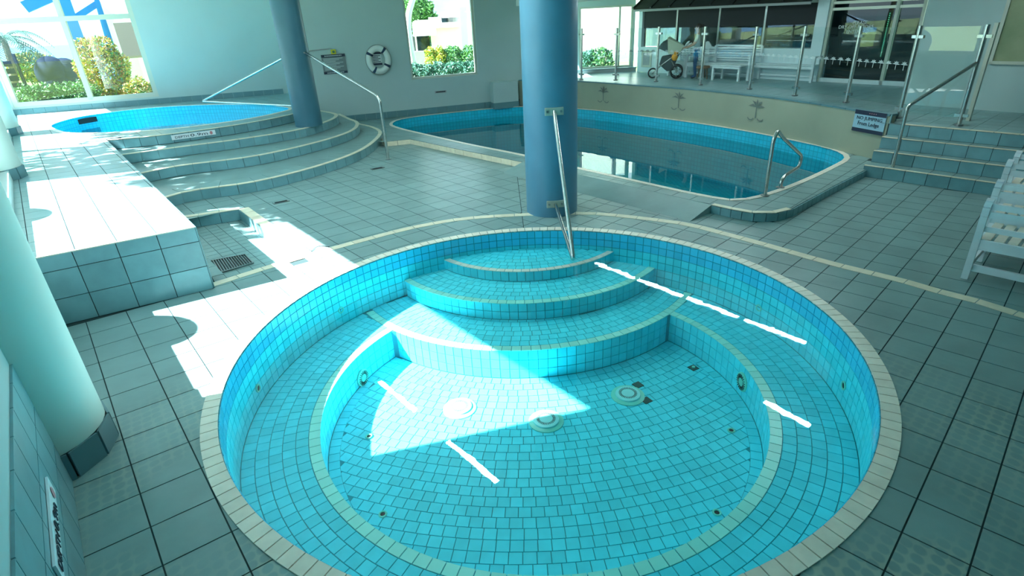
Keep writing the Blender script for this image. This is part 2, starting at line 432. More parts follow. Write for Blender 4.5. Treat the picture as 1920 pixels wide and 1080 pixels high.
def grid_cells(n1, a0, da, n2, b0, db, x0, x1, y0, y1, gap):
    A = np.array([n1, n2]); Ai = np.linalg.inv(A); cs = [A @ np.array(c) for c in ((x0, y0), (x0, y1), (x1, y0), (x1, y1))]
    i0, i1 = [f((c[0]-a0)/da for c in cs) for f in (min, max)]; j0, j1 = [f((c[1]-b0)/db for c in cs) for f in (min, max)]
    for i in range(math.floor(i0), math.ceil(i1)):
        for j in range(math.floor(j0), math.ceil(j1)):
            o = [(a0+i*da+gap/2, b0+j*db+gap/2), (a0+(i+1)*da-gap/2, b0+j*db+gap/2), (a0+(i+1)*da-gap/2, b0+(j+1)*db-gap/2), (a0+i*da+gap/2, b0+(j+1)*db-gap/2)]
            p = [tuple(Ai @ np.array(q)) for q in o]; c = cen(p)
            if x0 < c[0] < x1 and y0 < c[1] < y1: yield p
def sheet(loops, z):              # flat face with openings
    vs = [Vector((p[0], p[1], 0)) for lp in loops for p in lp]
    tri = tessellate_polygon([[Vector((p[0], p[1], 0)) for p in lp] for lp in loops]); mb = MB(); fs = []
    for t in tri:
        a, b, c = [vs[i] for i in t]; fs.append(tuple(t) if (b-a).cross(c-a).z > 0 else tuple(t[::-1]))
    return mb.add([(v.x, v.y, z) for v in vs], fs)
def strip_wall(path, z0, z1, closed=True, flip=False):
    P = [Vector(p) for p in path]
    if closed: P = P+[P[0]]
    mb = MB(); uv = []; s = 0
    for i, p in enumerate(P):
        if i: s += (P[i]-P[i-1]).to_2d().length
        mb.v += [(p.x, p.y, z0), (p.x, p.y, z1)]; uv += [(s, z0), (s, z1)]
        if i: f = (2*i-2, 2*i, 2*i+1, 2*i-1); mb.f.append(f[::-1] if flip else f)
    mb.uv = uv
    return mb
def lettering(body, o, xd, yd, height, material, parent, width=None, name='lettering'):
    cu = bpy.data.curves.new('t', 'FONT'); cu.body = body; cu.align_x = 'CENTER'; cu.align_y = 'CENTER'; cu.size = 1; cu.resolution_u = 2; cu.extrude = .002
    t = bpy.data.objects.new('t', cu); COL.objects.link(t); bpy.context.view_layer.update()
    me = bpy.data.meshes.new_from_object(t.evaluated_get(bpy.context.evaluated_depsgraph_get())); bpy.data.objects.remove(t)
    xs = [v.co.x for v in me.vertices]; ys = [v.co.y for v in me.vertices]; w = max(xs)-min(xs); cx, cy = (max(xs)+min(xs))/2, (max(ys)+min(ys))/2; hh = max(ys)-min(ys)
    sy = height/hh; sx = width/w if width else sy
    xd, yd = Vector(xd).normalized(), Vector(yd).normalized(); zd = xd.cross(yd)
    mb = MB(); mb.add([Vector(o)+xd*((v.co.x-cx)*sx)+yd*((v.co.y-cy)*sy)+zd*v.co.z for v in me.vertices], [tuple(p.vertices) for p in me.polygons])
    bpy.data.meshes.remove(me)
    return add(name, mb, material, parent)
def plate(o, xd, yd, w, h, t):
    xd, yd = Vector(xd).normalized(), Vector(yd).normalized(); zd = xd.cross(yd); c = Vector(o)+zd*t/2
    return MB().box(None, (w, h, t), M4=Matrix(((xd.x, yd.x, zd.x, c.x), (xd.y, yd.y, zd.y, c.y), (xd.z, yd.z, zd.z, c.z), (0, 0, 0, 1))))
UPZ = Vector((0, 0, 1))
# ------------------------------------------------------------------ levels and main lines
ZP, ZT, ZK, ZC, ZW = .74, .74, .88, .12, -.14
SC0 = (.2162, 4.4239); RO, RI, RW, RB = 2.805, 2.717, 2.675, 2.04     # round spa: coping, wall, bench edge
WN = (.7826, .6225); WD = (-.6225, .7826); WOFF = -.58                  # left wall line
def lw(t, off=WOFF): return (WN[0]*off+WD[0]*t, WN[1]*off+WD[1]*t)
NB = (-.31730, .94832); OB = 17.3585                                     # far wall, right part
def nbp(x): return (x, (OB-NB[0]*x)/NB[1])
_a, _b = at(21, 217, ZP), at(504, 178, ZP); _d = (_b-_a).to_2d().normalized()
NL = (-_d.y, _d.x); OL = NL[0]*_a.x+NL[1]*_a.y                           # far wall, left part
def nlp(x): return (x, (OL-NL[0]*x)/NL[1])
CORN = (lw(22.6)[0], nlp(lw(22.6)[0])[1])
JOG1, JOG2 = nbp(-5.62), nlp(-6.72)
pool_px = [(735, 232), (760, 222), (850, 211), (980, 200), (1095, 205), (1200, 217), (1300, 230), (1400, 246), (1500, 266), (1560, 280), (1585, 295), (1560, 312), (1500, 340), (1440, 362), (1400, 372), (1370, 374), (1300, 362), (1200, 340), (1100, 318), (980, 290), (880, 270), (800, 252), (750, 240)]
POOL = smooth_path([at(x, y, ZC) for x, y in pool_px], 5, True)
KERB = smooth_path([Vector((*p, 0)) for p in ((.55, 18.35), (2.34, 17.05), (3.64, 15.28), (4.61, 13.92), (5.42, 12.4), (5.9, 11.2), (6.15, 10.2), (6.30, 9.70), (6.40, 9.36))], 5)
SN, SA = (.774, .633), (-.633, .774)                                     # right-hand steps: depth and length axes
def sp(o, s): return (SN[0]*o+SA[0]*s, SN[1]*o+SA[1]*s)
SOFF = (10.135, 10.42, 10.65, 10.88)
PLAT_C = at(365, 425, ZP).to_2d(); PLAT_F = V2(lw(6.85)); PLAT_E = at(200, 263, ZP).to_2d()
TIN = []
STEP_PX = {3: [(228, 290), (340, 275), (440, 262), (560, 243), (620, 225), (632, 214), (605, 208)], 2: [(262, 325), (340, 310), (480, 292), (600, 265), (660, 245), (672, 230), (655, 222)], 1: [(310, 370), (360, 357), (480, 340), (600, 310), (680, 280), (715, 250), (700, 238), (675, 232)]}
TOP_PX = [(200, 263), (290, 255), (440, 235), (545, 215)]
def off_in(P, w):
    out = []
    for i, p in enumerate(P):
        d = (P[min(i+1, len(P)-1)]-P[max(i-1, 0)]).to_2d().normalized(); out.append((p.x-d.y*w, p.y+d.x*w))
    return out
def step_path(k):
    z = ZP*k/4
    P = [at(x, y, z) for x, y in STEP_PX[k]]; P = [P[0]+(P[0]-P[1]).normalized()*.9]+P
    d = P[-1]-P[-2]; t = (OB-NB[0]*P[-1].x-NB[1]*P[-1].y)/max(.05, NB[0]*d.x+NB[1]*d.y); P.append(P[-1]+d*min(t, 3.))
    return smooth_path(P, 5)
TOPE = smooth_path([at(x, y, ZP) for x, y in TOP_PX]+[Vector((-5.12, 15.3, ZP)), Vector((-5.75, 16.5, ZP))], 5)
TIN = off_in(TOPE, .10)[::-1]
RECESS = [(-3.46, 5.93), (-2.68, 6.66), (-4.40, 8.88), (-5.25, 8.52)]
CURB_OUT = [(5.92, 8.90), (4.72, 7.90), (3.80, 7.10), (3.60, 7.00), (3.39, 6.99), (3.22, 7.06), (3.08, 7.2), (2.86, 7.46), (.33, 10.65), (-1.0, 12.15), (-2.256, 13.62), (-2.85, 13.45), (-3.2, 14.6), (-4.0, 16.2), (-4.6, nbp(-4.6)[1]), (.55, nbp(.55)[1])]+[(p.x+.16, p.y+.12) for p in KERB[2:-1]]+[(6.42, 9.40)]
# ------------------------------------------------------------------ SETTING: floor
HALL = [lw(-7), lw(22.6), CORN, JOG2, JOG1, (.9, nbp(.9)[1]), (7.2, 13), (7.0, 10), sp(10.3, 3.4), sp(10.3, -3.5), (13.2, 2.5)]
circ = [(SC0[0]+2.74*math.cos(2*math.pi*i/96), SC0[1]+2.74*math.sin(2*math.pi*i/96)) for i in range(96)]
floor = struct(add('floor', sheet([HALL, circ[::-1], RECESS[::-1], [(p.x, p.y) for p in POOL][::-1]], -.006), 'grout'))
platform_poly = [tuple(PLAT_F), tuple(PLAT_C)]+[(p.x, p.y) for p in TOPE]+[JOG2, (CORN[0], CORN[1]), lw(22)]
def deck_ok(c):
    if inside(c, platform_poly) or inside(c, RECESS): return False
    if SN[0]*c[0]+SN[1]*c[1] > SOFF[0]+.12: return False
    if WN[0]*c[0]+WN[1]*c[1] < WOFF-.3: return False
    return True
def c_near(p): c = cen(p); return c[0]*.62+c[1]*.78 > 6.6
def seg_clip(p):                  # trim at the foot bath's two open edges
    for i in (0, 1):
        a, b = RECESS[i], RECESS[i+1]; d = V2(b)-V2(a); n = (d.y/d.length, -d.x/d.length); off = n[0]*a[0]+n[1]*a[1]
        c = cen(p); t = ((V2(c)-V2(a)).dot(d))/d.length_squared
        if -.12 < t < 1.05 and abs(n[0]*c[0]+n[1]*c[1]-off) < .3 and n[0]*c[0]+n[1]*c[1] > off-.1: p = clip(p, n, off)
        if len(p) < 3: return []
    return p
S1 = step_path(1); S1P = [(p.x, p.y) for p in S1]
FT = []
n129 = (-.7771, -.6293); n353 = (-.5779, .8161)
for p in grid_cells(n129, .212, .354, n353, 3.575, .3475, -9, .8, -1.2, 14, .009):
    FT.append(clip(p, (-1, 0), -.2))
n434 = (-.6871, .7266); n1343 = (-.7157, -.6984)
for p in grid_cells(n434, .710, .2985, n1343, -3.868, .3185, -.4, 10, -1.2, 12.5, .009):
    FT.append(clip(p, (1, 0), .209))
fit = []
for p in FT:
    if len(p) < 3: continue
    p = cut_out(p, SC0, 2.79)
    if len(p) < 3 or not deck_ok(cen(p)): continue
    p = seg_clip(p)
    if len(p) >= 3 and c_near(p): p = trim(p, CURB_OUT, False)
    if len(p) < 3 or area2(p) < .0012: continue
    q = proj((*cen(p), 0))
    if q is None or not (-500 < q[0] < 3400 and -50 < q[1] < 2400): continue
    fit.append(flat(p, -.004))
tiles(floor, 'floor_tile', fit, .004, 'tile')
band_px = [(660, 456), (705, 444), (755, 431), (797, 422), (855, 412), (905, 407), (955, 404), (1020, 401), (1092, 400), (1135, 402), (1210, 410), (1290, 421), (1372, 442), (1435, 459), (1515, 482), (1590, 502), (1690, 526), (1772, 550), (1840, 567), (1915, 591)]
bp = [at(x, y) for x, y in band_px]; bp = [Vector((-3.46, 5.86, 0)), Vector((-3.05, 6.25, 0)), Vector((-2.62, 6.62, 0)), Vector((-2.3, 6.86, 0))]+bp+[bp[-1]+(bp[-1]-bp[-3])*3.5]
tiles(floor, 'band_tile', band_items(smooth_path(bp, 4), -.002, -.06, .06, .3, 1), .006, 'cream')
# foot bath sunk in the floor beside the platform
fb = thing('foot_bath', 'sunken tiled foot bath with drain grate beside the raised platform', 'foot bath', (-3.9, 7.4, -.19))
mb = MB()
add('basin', MB().prism(RECESS, -.24, -.186), 'grout', fb)
for i in range(4):
    a, b = RECESS[i], RECESS[(i+1) % 4]; mb.beam((a[0], a[1], -.12), (b[0], b[1], -.12), .03, .2)
add('basin_wall', mb, 'grout', fb)
it = []
for p in grid_cells(n129, .212, .1655, n353, 3.575, .1655, -6, -2, 5.5, 9.3, .006):
    p = trim(p, RECESS, True)
    if len(p) >= 3 and area2(p) > .0008: it.append(flat(p, -.186))
tiles(fb, 'basin_tile', it, .006, 'tile')
P3 = [Vector((*q, 0)) for q in RECESS]
tiles(fb, 'side_tile', riser_items([P3[1], P3[2]], -.18, -.002, .3, 1, .007)+riser_items([P3[2], P3[3]], -.18, -.002, .3, 1, .007), .02, 'riser_tile')
tiles(fb, 'edge_tile', band_items([P3[1]+Vector((.02, -.03, 0)), P3[2]], -.001, -.14, .012, .3, 1)+band_items([P3[2], P3[3]], -.001, -.11, .012, .3, 1), .007, 'cream')
gq = [at(x, y, -.175) for x, y in ((390, 491), (460, 478), (475, 494), (403, 515))]
gr = thing('drain_grate', 'slotted metal drain grate set in the foot bath floor', 'drain', tuple(sum(gq, Vector())/4))
add('sump', MB().slab(gq, UPZ, .002), 'drain_dark', gr)
mb = MB()
for i in range(4): mb.beam(gq[i]+UPZ*.008, gq[(i+1) % 4]+UPZ*.008, .018, .016)
add('grate_frame', mb, 'steel_dark', gr)
for i in range(1, 15):
    t = i/15; add('bar', MB().beam(gq[0].lerp(gq[1], t)+UPZ*.008, gq[3].lerp(gq[2], t)+UPZ*.008, .009, .012), 'steel_dark', gr)
# ------------------------------------------------------------------ SETTING: walls and ceiling
def wall(name, a, b, z0, z1, thick, holes=(), material='wall'):
    """a->b seen from the room; thickness goes to the far side (left of a->b)."""
    a, b = V2(a), V2(b); d = (b-a); Ln = d.length; d.normalize(); n = Vector((-d.y, d.x)); mb = MB()
    xs = sorted({0, Ln, *[h[0] for h in holes], *[h[1] for h in holes]}); zs = sorted({z0, z1, *[h[2] for h in holes], *[h[3] for h in holes]})
    for i in range(len(xs)-1):
        for j in range(len(zs)-1):
            cx, cz = (xs[i]+xs[i+1])/2, (zs[j]+zs[j+1])/2
            if any(h[0] < cx < h[1] and h[2] < cz < h[3] for h in holes): continue
            c = a+d*cx+n*thick/2; mb.box((c.x, c.y, cz), (xs[i+1]-xs[i], thick, zs[j+1]-zs[j]), math.atan2(d.y, d.x))
    return struct(add(name, mb, material))
def along(a, d, p): return (V2(p)-V2(a)).dot(V2(d).normalized())
ZCE = 4.25
# left wall: parapet, columns in the openings, header above
wall('wall_left', lw(-7), lw(23.2), -.3, .9, .24)
mb = MB(); a_, b_ = lw(4.85, WOFF-.16), lw(22.9, WOFF-.16); mb.beam((*a_, .96), (*b_, .96), .06, .12)
struct(add('window_left_sill', mb, 'frame_beige'))
wall('wall_left_near', lw(-7), lw(4.85), .9, 3.30, .24)
wall('wall_left_header', lw(-7), lw(23.2), 3.30, ZCE+.1, .24)
c1, c2 = onp(27, 203, NL, OL), onp(298, 180, NL, OL)
wl = nlp(CORN[0]-.2); dl = (V2(JOG2)-V2(wl)); s0, s1 = along(wl, dl, c1), along(wl, dl, c2)
wall('wall_back', wl, JOG2, -.3, ZCE+.1, .3, [(s0, s1, .95, ZCE-.2)])
wall('wall_back_return', JOG2, JOG1, -.3, ZCE+.1, .3)
e1 = nbp(1.0); h0, h1 = onp(772, 148, NB, OB), onp(897, 138, NB, OB); db = V2(e1)-V2(JOG1); t0, t1 = along(JOG1, db, h0), along(JOG1, db, h1)
wall('wall_far', JOG1, e1, -.3, ZCE+.1, .3, [(t0, t1, 1.12, 3.35)])
# terrace enclosure
W3a, W3b = V2((.7, 21.12)), V2((4.72, 21.11)); FA, FB = V2((4.81, 20.4)), V2((9.42, 13.45))
wall('wall_terrace_end', (1.0, 18.7), (1.0, 21.3), 0, 3.2, .25, [(.3, 2.3, .80, 2.93)])
wall('wall_terrace_back', W3a, W3b, .3, 3.2, .25, [(2.1, 3.95, .86, 2.84), (.3, 1.9, .80, 2.9)])
RWA, RWB = V2((7.80, 11.1)), V2((12.6, 4.2))
wall('wall_right', RWA, RWB, 0, ZCE+.1, .25)
wall('wall_right_return', FB, RWA, 0, 3.2, .2)
wall('wall_rear_right', RWB, (14.2, 2.0), 0, ZCE+.1, .25)
wall('wall_rear', (14.2, 2.0), lw(-7), -.3, ZCE+.1, .25)
CE = [lw(-7, -.95), lw(22.9, -.95), (CORN[0], CORN[1]+.3), (JOG2[0], JOG2[1]+.3), (JOG1[0]+.2, JOG1[1]+.4), (1.2, 19.2), (6.2, 14.5), (8.5, 12.0), (13, 4.3), (14.6, 2)]
struct(add('ceiling', MB().prism(CE, ZCE, ZCE+.15), 'ceiling'))
kk = [(p.x, p.y) for p in KERB]
struct(add('ceiling_terrace', MB().prism([(.9, 18.4)]+kk[2:]+[tuple(RWA), tuple(FB), (5.2, 20.9), tuple(W3b), tuple(W3a)], 3.12, 3.3), 'ceiling'))
mb = MB()
for a, b in zip(KERB, KERB[1:]): mb.beam((a.x+.05, a.y+.05, 3.6), (b.x+.05, b.y+.05, 3.6), .12, 1.35)
mb.beam((6.4, 9.4, 3.6), (7.85, 11.05, 3.6), .12, 1.35)
struct(add('ceiling_bulkhead', mb, 'ceiling'))
# skirting tiles
def skirting(name, path, z, h, side, material='skirt'):
    P = [Vector((p[0], p[1], 0)) for p in path]; o = bpy.data.objects.new(name, None); COL.objects.link(o); struct(o)
    tiles(o, 'skirting_tile', riser_items(P, z, z+h, .3, side, .006), .014, material, minpx=25)
skirting('baseboard_back', [nlp(CORN[0]+.1), nlp(-7.15)], ZP, .16, -1)
skirting('baseboard_far', [nbp(-4.6), nbp(.9)], ZC, .18, -1)
# ------------------------------------------------------------------ raised platform with the upper spa
pf = thing('raised_platform', 'raised blue tiled platform holding the upper spa', 'platform', (-4.1, 5.5, 0))
SPA2 = smooth_path([Vector((*p, ZP)) for p in ((-11.16, 14.34), (-11.56, 15.18), (-11.62, 16.07), (-11.26, 16.68), (-10.77, 17.12), (-10.13, 17.38), (-9.36, 17.42), (-8.14, 17.19), (-6.81, 16.57), (-5.86, 15.79), (-5.60, 15.3), (-5.64, 14.94), (-6.0, 14.11), (-6.71, 13.41), (-7.69, 12.94), (-8.88, 12.92), (-9.9, 13.18))], 5, True)
s2 = [(p.x, p.y) for p in SPA2]
top = sheet([platform_poly, s2[::-1]], ZP-.006)
for a, b in zip(platform_poly, platform_poly[1:]+platform_poly[:1]):
    top.add([(a[0], a[1], -.1), (b[0], b[1], -.1), (b[0], b[1], ZP-.006), (a[0], a[1], ZP-.006)], [(0, 1, 2, 3)])
add('body', top, 'grout', pf)
it = []
for p in grid_cells(n129, .06, .354, n353, 3.44, .36, -15, -2, 4.8, 20, .009):
    c = cen(p)
    p = trim(p, s2, False)
    if len(p) >= 3 and c[1] > 12: p = trim(p, platform_poly, True)
    if len(p) < 3 or (c[1] <= 12 and not inside((c[0]+WN[0]*.2, c[1]+WN[1]*.2), platform_poly) and not inside((c[0]-WN[0]*.3, c[1]-WN[1]*.3), platform_poly) and not inside(c, platform_poly)): continue
    for (a, b) in ((PLAT_F, PLAT_C), (PLAT_C, PLAT_E))[:2 if c[1] <= 12 else 1]:
        d = (b-a).normalized(); n = (-d.y, d.x); p = clip(p, n, n[0]*a.x+n[1]*a.y)
        if len(p) < 3: break
    if len(p) >= 3: it.append(flat(p, ZP-.006))
tiles(pf, 'top_tile', it, .006, 'platform_tile')
PF3, PC3, PE3 = [Vector((*p, 0)) for p in (PLAT_F, PLAT_C, PLAT_E)]
fr = []
for z0, z1 in ((0, .28), (.28, .575), (.575, ZP-.004)): fr += riser_items([PF3-(PC3-PF3).normalized()*.3, PC3], z0, z1, .335, -1)
for z0, z1 in ((0, .28), (.28, .575), (.575, ZP-.004)): fr += riser_items([PC3, PE3], z0, z1, .335, -1)
tiles(pf, 'front_tile', fr, .012, 'riser_tile')
add('edge_trim', MB().beam((*PLAT_F, ZP-.004), (*PLAT_C, ZP-.004), .03, .012), 'plate_metal', pf)
tiles(pf, 'edge_tile', band_items(TOPE, ZP-.002, -.01, .09, .3, 1), .006, 'cream')
sp2 = thing('upper_spa', 'oval blue spa on the raised platform below the garden window', 'spa pool', (-8.7, 15.2, ZP))
add('shell', strip_wall(SPA2, .05, ZP, True, True), 'spa2_grid', sp2)
fl = sheet([s2], .06); fl.uv = [(v[0], v[1]) for v in fl.v]; add('basin', fl, 'spa2_grid', sp2)
add('water', sheet([s2], .47), 'spa2_water', sp2)
tiles(sp2, 'coping_tile', band_items(SPA2+[SPA2[0]], ZP-.002, -.09, .012, .2, -1), .01, 'cream_spa', minpx=20)
k_ = min((i for i in range(len(SPA2)) if SPA2[i].x < -10.4 and SPA2[i].y > 14.3), key=lambda i: abs(proj((SPA2[i].x, SPA2[i].y, .6))[0]-163))
d = (SPA2[(k_+1) % len(SPA2)]-SPA2[k_-1]).to_2d().normalized(); c = SPA2[k_]+Vector((d.y, -d.x, 0))*.01
add('skimmer', MB().box((c.x, c.y, .615), (.55, .06, .13), math.atan2(d.y, d.x)), 'drain_dark', sp2)
# curved steps
cs = thing('curved_steps', 'flight of curved blue tiled steps with cream nosings up to the spa', 'steps', (-4.5, 11, 0))
for k in (1, 2, 3):
    P = step_path(k); z = ZP*k/4; poly = [(p.x, p.y) for p in P]+TIN
    st = add('step', MB().prism(poly, 0, z-.006), 'tile', cs)
    tiles(st, 'tread_tile', band_items(P, z-.006, .078, .42, .3, 1), .006, 'tile', minpx=30)
    tiles(st, 'riser_tile', riser_items(P, ZP*(k-1)/4, z-.006, .3, -1), .012, 'riser_tile', minpx=30)
    tiles(st, 'nosing_tile', band_items(P, z-.008, -.016, .075, .3, 1), .011, 'cream', minpx=15)
add('top_riser', MB().prism([(p.x, p.y) for p in TOPE]+TIN, ZP*.75, ZP-.02), 'grout', cs)
tiles(cs, 'top_riser_tile', riser_items(TOPE, ZP*.75, ZP-.006, .3, -1), .012, 'riser_tile', minpx=30)
# ------------------------------------------------------------------ round spa
spa = thing('round_spa', 'large round turquoise mosaic spa with curved steps and cream rim', 'spa pool', (SC0[0], SC0[1], 0))
ZB, ZF = -.60, -.955
T1, T2, T3 = ((.256, 7.83), 1.50, -.25), ((.2416, 7.755), 2.027, -.385), ((.19, 7.494), 2.4415, ZB)
def pol(c, r, a): return (c[0]+r*math.cos(a), c[1]+r*math.sin(a))
def arc(c, r, a0, a1, n): return [pol(c, r, a0+(a1-a0)*i/n) for i in range(n+1)]
add('outer_shell', strip_wall([Vector((*pol(SC0, RW+.012, 2*math.pi*i/128), 0)) for i in range(128)], ZB-.01, 0, True, True), 'spa_grout', spa)
rim = MB()
for i in range(128):
    a, b = 2*math.pi*i/128, 2*math.pi*(i+1)/128
    rim.add([(*pol(SC0, RW+.01, a), -.004), (*pol(SC0, RO+.03, a), -.004), (*pol(SC0, RO+.03, b), -.004), (*pol(SC0, RW+.01, b), -.004)], [(0, 1, 2, 3)])
add('rim_bed', rim, 'grout', spa)
# the well: inside the bench circle and outside the lowest step
def well_loop(rb, r3):
    out = [p for p in arc(SC0, rb, 0, 2*math.pi, 240)[:-1] if math.hypot(p[0]-T3[0][0], p[1]-T3[0][1]) > r3]
    k = max(range(len(out)), key=lambda i: math.hypot(out[i][0]-out[i-1][0], out[i][1]-out[i-1][1])); out = out[k:]+out[:k]
    a1 = math.atan2(out[-1][1]-T3[0][1], out[-1][0]-T3[0][0]); a0 = math.atan2(out[0][1]-T3[0][1], out[0][0]-T3[0][0])
    return out+arc(T3[0], r3, a1, a0, 50)[1:-1]
WELL = well_loop(RB+.012, T3[1]-.012)
outer = arc(SC0, RW+.03, 0, 2*math.pi, 128)[:-1]
add('bench', sheet([outer, WELL[::-1]], ZB-.006), 'spa_grout', spa)
add('well_wall', strip_wall([Vector((*p, 0)) for p in WELL], ZF-.01, ZB-.006, True, True), 'spa_grout', spa)
add('well_floor', sheet([WELL], ZF-.006), 'spa_grout', spa)
def lens(c, r, n=40):
    A = [p for p in arc(SC0, RW+.02, 0, 2*math.pi, 240)[:-1] if math.hypot(p[0]-c[0], p[1]-c[1]) < r and p[1] > SC0[1]]
    a0 = math.atan2(A[-1][1]-c[1], A[-1][0]-c[0]); a1 = math.atan2(A[0][1]-c[1], A[0][0]-c[0])
    if a1 < a0: a1 += 2*math.pi
    return A+arc(c, r, a0, a1, n)[1:-1]
stp = []
for (c, r, z), z0 in ((T2, ZB), (T1, T2[2])): stp.append(add('step', MB().prism(lens(c, r-.012), z0-.01, z-.006), 'spa_grout', spa))
TG, TS = .0075, .105
cop = []
for i in range(168):
    a, b = 2*math.pi*i/168+TG/2/RO, 2*math.pi*(i+1)/168-TG/2/RO; cop.append(flat([pol(SC0, RI-.03, a), pol(SC0, RO, a), pol(SC0, RO, b), pol(SC0, RI-.03, b)], -.004))
tiles(spa, 'coping_tile', cop, .012, 'cream_spa')
def ring_wall(c, r, z0, z1, rows, sign, keep=None, a0=0., a1=2*math.pi):
    n = max(1, round((a1-a0)*r/TS)); out = []
    for i in range(n):
        a, b = a0+(a1-a0)*i/n+TG/2/r, a0+(a1-a0)*(i+1)/n-TG/2/r; m_ = (a+b)/2
        if keep and not keep(pol(c, r, m_)): continue
        nn = Vector((math.cos(m_), math.sin(m_), 0))*sign
        for k in range(rows):
            u0, u1 = z0+(z1-z0)*k/rows+TG/2, z0+(z1-z0)*(k+1)/rows-TG/2
            A, B = pol(c, r, a), pol(c, r, b)
            out.append(([Vector((*A, u0)), Vector((*B, u0)), Vector((*B, u1)), Vector((*A, u1))], nn))
    return out
dist = lambda p, c: math.hypot(p[0]-c[0], p[1]-c[1])
tiles(spa, 'rim_wall_tile', ring_wall(SC0, RW+.01, -.20, -.004, 2, -1), .008, 'mosaic_bright')
tiles(spa, 'wall_tile', ring_wall(SC0, RW+.01, ZB, -.20, 4, -1), .008, 'mosaic')
tiles(spa, 'well_wall_tile', ring_wall(SC0, RB+.01, ZF, ZB-.004, 3, -1, lambda p: dist(p, T3[0]) > T3[1]), .008, 'mosaic')
tiles(spa, 'step_riser_tile', ring_wall(T3[0], T3[1]-.01, ZF, ZB-.004, 3, 1, lambda p: dist(p, SC0) < RB), .008, 'mosaic')
tiles(stp[0], 'riser_tile', ring_wall(T2[0], T2[1]-.01, ZB, T2[2]-.004, 2, 1, lambda p: dist(p, SC0) < RW), .008, 'mosaic')
tiles(stp[1], 'riser_tile', ring_wall(T1[0], T1[1]-.01, T2[2], T1[2]-.004, 1, 1, lambda p: dist(p, SC0) < RW), .008, 'mosaic')
def ring_flat(c, r0, r1, z, keep, clips, jitter=.5, size=TS):
    rm = (r0+r1)/2; n = max(6, round(2*math.pi*rm/size)); off = random.random(); out = []
    for i in range(n):
        a, b = 2*math.pi*(i+off)/n+TG/2/rm, 2*math.pi*(i+1+off)/n-TG/2/rm
        p = [pol(c, r0+TG/2, a), pol(c, r1-TG/2, a), pol(c, r1-TG/2, b), pol(c, r0+TG/2, b)]
        if not keep(cen(p)): continue
        for kind, cc, rr in clips:
            p = (cut_in if kind == 'in' else cut_out)(p, cc, rr)
            if len(p) < 3: break
        if len(p) >= 3 and area2(p) > .0006: out.append(flat(p, z-.006))
    return out
full = []
R = RB+.10
while R < RW-.02: full += ring_flat(SC0, R, min(R+.107, RW), ZB, lambda p: dist(p, T3[0]) > T3[1]-.02, [('out', T3[0], T3[1]+.003)]); R += .107
tiles(spa, 'bench_tile', full, .006, 'mosaic')
tiles(spa, 'bench_edge_tile', ring_flat(SC0, RB, RB+.10, ZB, lambda p: dist(p, T3[0]) > T3[1]-.02, [('out', T3[0], T3[1]+.003)]), .007, 'mosaic_cream')
inr = lambda p: dist(p, SC0) < RW+.02
tiles(spa, 'step_edge_tile', ring_flat(T3[0], T3[1]-.10, T3[1], ZB, lambda p: dist(p, SC0) < RW+.02 and p[1] < 7.4, [('in', SC0, RW)]), .007, 'mosaic_cream')
tiles(stp[0], 'step_edge_tile', ring_flat(T2[0], T2[1]-.095, T2[1], T2[2], inr, [('in', SC0, RW)]), .007, 'mosaic_cream')
tiles(stp[1], 'step_edge_tile', ring_flat(T1[0], T1[1]-.085, T1[1], T1[2], inr, [('in', SC0, RW)]), .007, 'cream_spa')
tr = []; R = T3[1]-.10
while R > 1.2: tr += ring_flat(T3[0], R-.105, R, ZB, lambda p: inr(p) and dist(p, T2[0]) > T2[1]-.03, [('in', SC0, RW), ('out', T2[0], T2[1]+.002)]); R -= .105
tiles(spa, 'tread_tile', tr, .006, 'mosaic')
tr = []; R = T2[1]-.095
while R > .9: tr += ring_flat(T2[0], R-.105, R, T2[2], lambda p: inr(p) and dist(p, T1[0]) > T1[1]-.03, [('in', SC0, RW), ('out', T1[0], T1[1]+.002)]); R -= .105
tiles(stp[0], 'tread_tile', tr, .006, 'mosaic')
tr = []; R = T1[1]-.085
while R > .3: tr += ring_flat(T1[0], R-.105, R, T1[2], inr, [('in', SC0, RW)]); R -= .105
tiles(stp[1], 'tread_tile', tr, .006, 'mosaic')
tr = []; R = T3[1]+.002
RF = RB-.105
while R < 5.2: tr += ring_flat(T3[0], R, R+.105, ZF, lambda p: dist(p, SC0) < RF+.03, [('in', SC0, RF)]); R += .105
tiles(spa, 'well_floor_tile', tr, .006, 'mosaic')
tiles(spa, 'well_border_tile', ring_flat(SC0, RF, RB, ZF, lambda p: dist(p, T3[0]) > T3[1], [('out', T3[0], T3[1])]), .006, 'mosaic')
add('water', sheet([arc(SC0, RW+.005, 0, 2*math.pi, 128)[:-1]], -.20), 'spa_water', spa)
# fittings in the spa
def drain(c, label):
    o = thing('floor_drain', label, 'drain', (c.x, c.y, ZF), 'round suction covers on the spa floor')
    mb = MB().tube([(c.x, c.y, ZF-.01), (c.x, c.y, ZF+.008), (c.x, c.y, ZF+.016)], [.172, .172, .15], 28); add('flange', mb, 'fitting', o, True)
    add('cover', MB().tube([(c.x, c.y, ZF+.01), (c.x, c.y, ZF+.03), (c.x, c.y, ZF+.036)], [.13, .125, .10], 28), 'fitting_white', o, True)
    for k in range(32):
        a = 2*math.pi*k/32; u = Vector((math.cos(a), math.sin(a), 0)); p = c+UPZ*(ZF+.035-c.z)
        add('slot', MB().beam(p+u*.066, p+u*.093, .006, .006), 'drain_dark', o)
    return o
for (x, y), t in (((862, 766), 'white round suction cover in the sunlit patch of the spa floor'), ((1024, 790), 'round suction cover in the middle of the spa floor, nearest the viewer'), ((1177, 742), 'round suction cover on the spa floor beside two broken tiles')): drain(at(x, y, ZF), t)
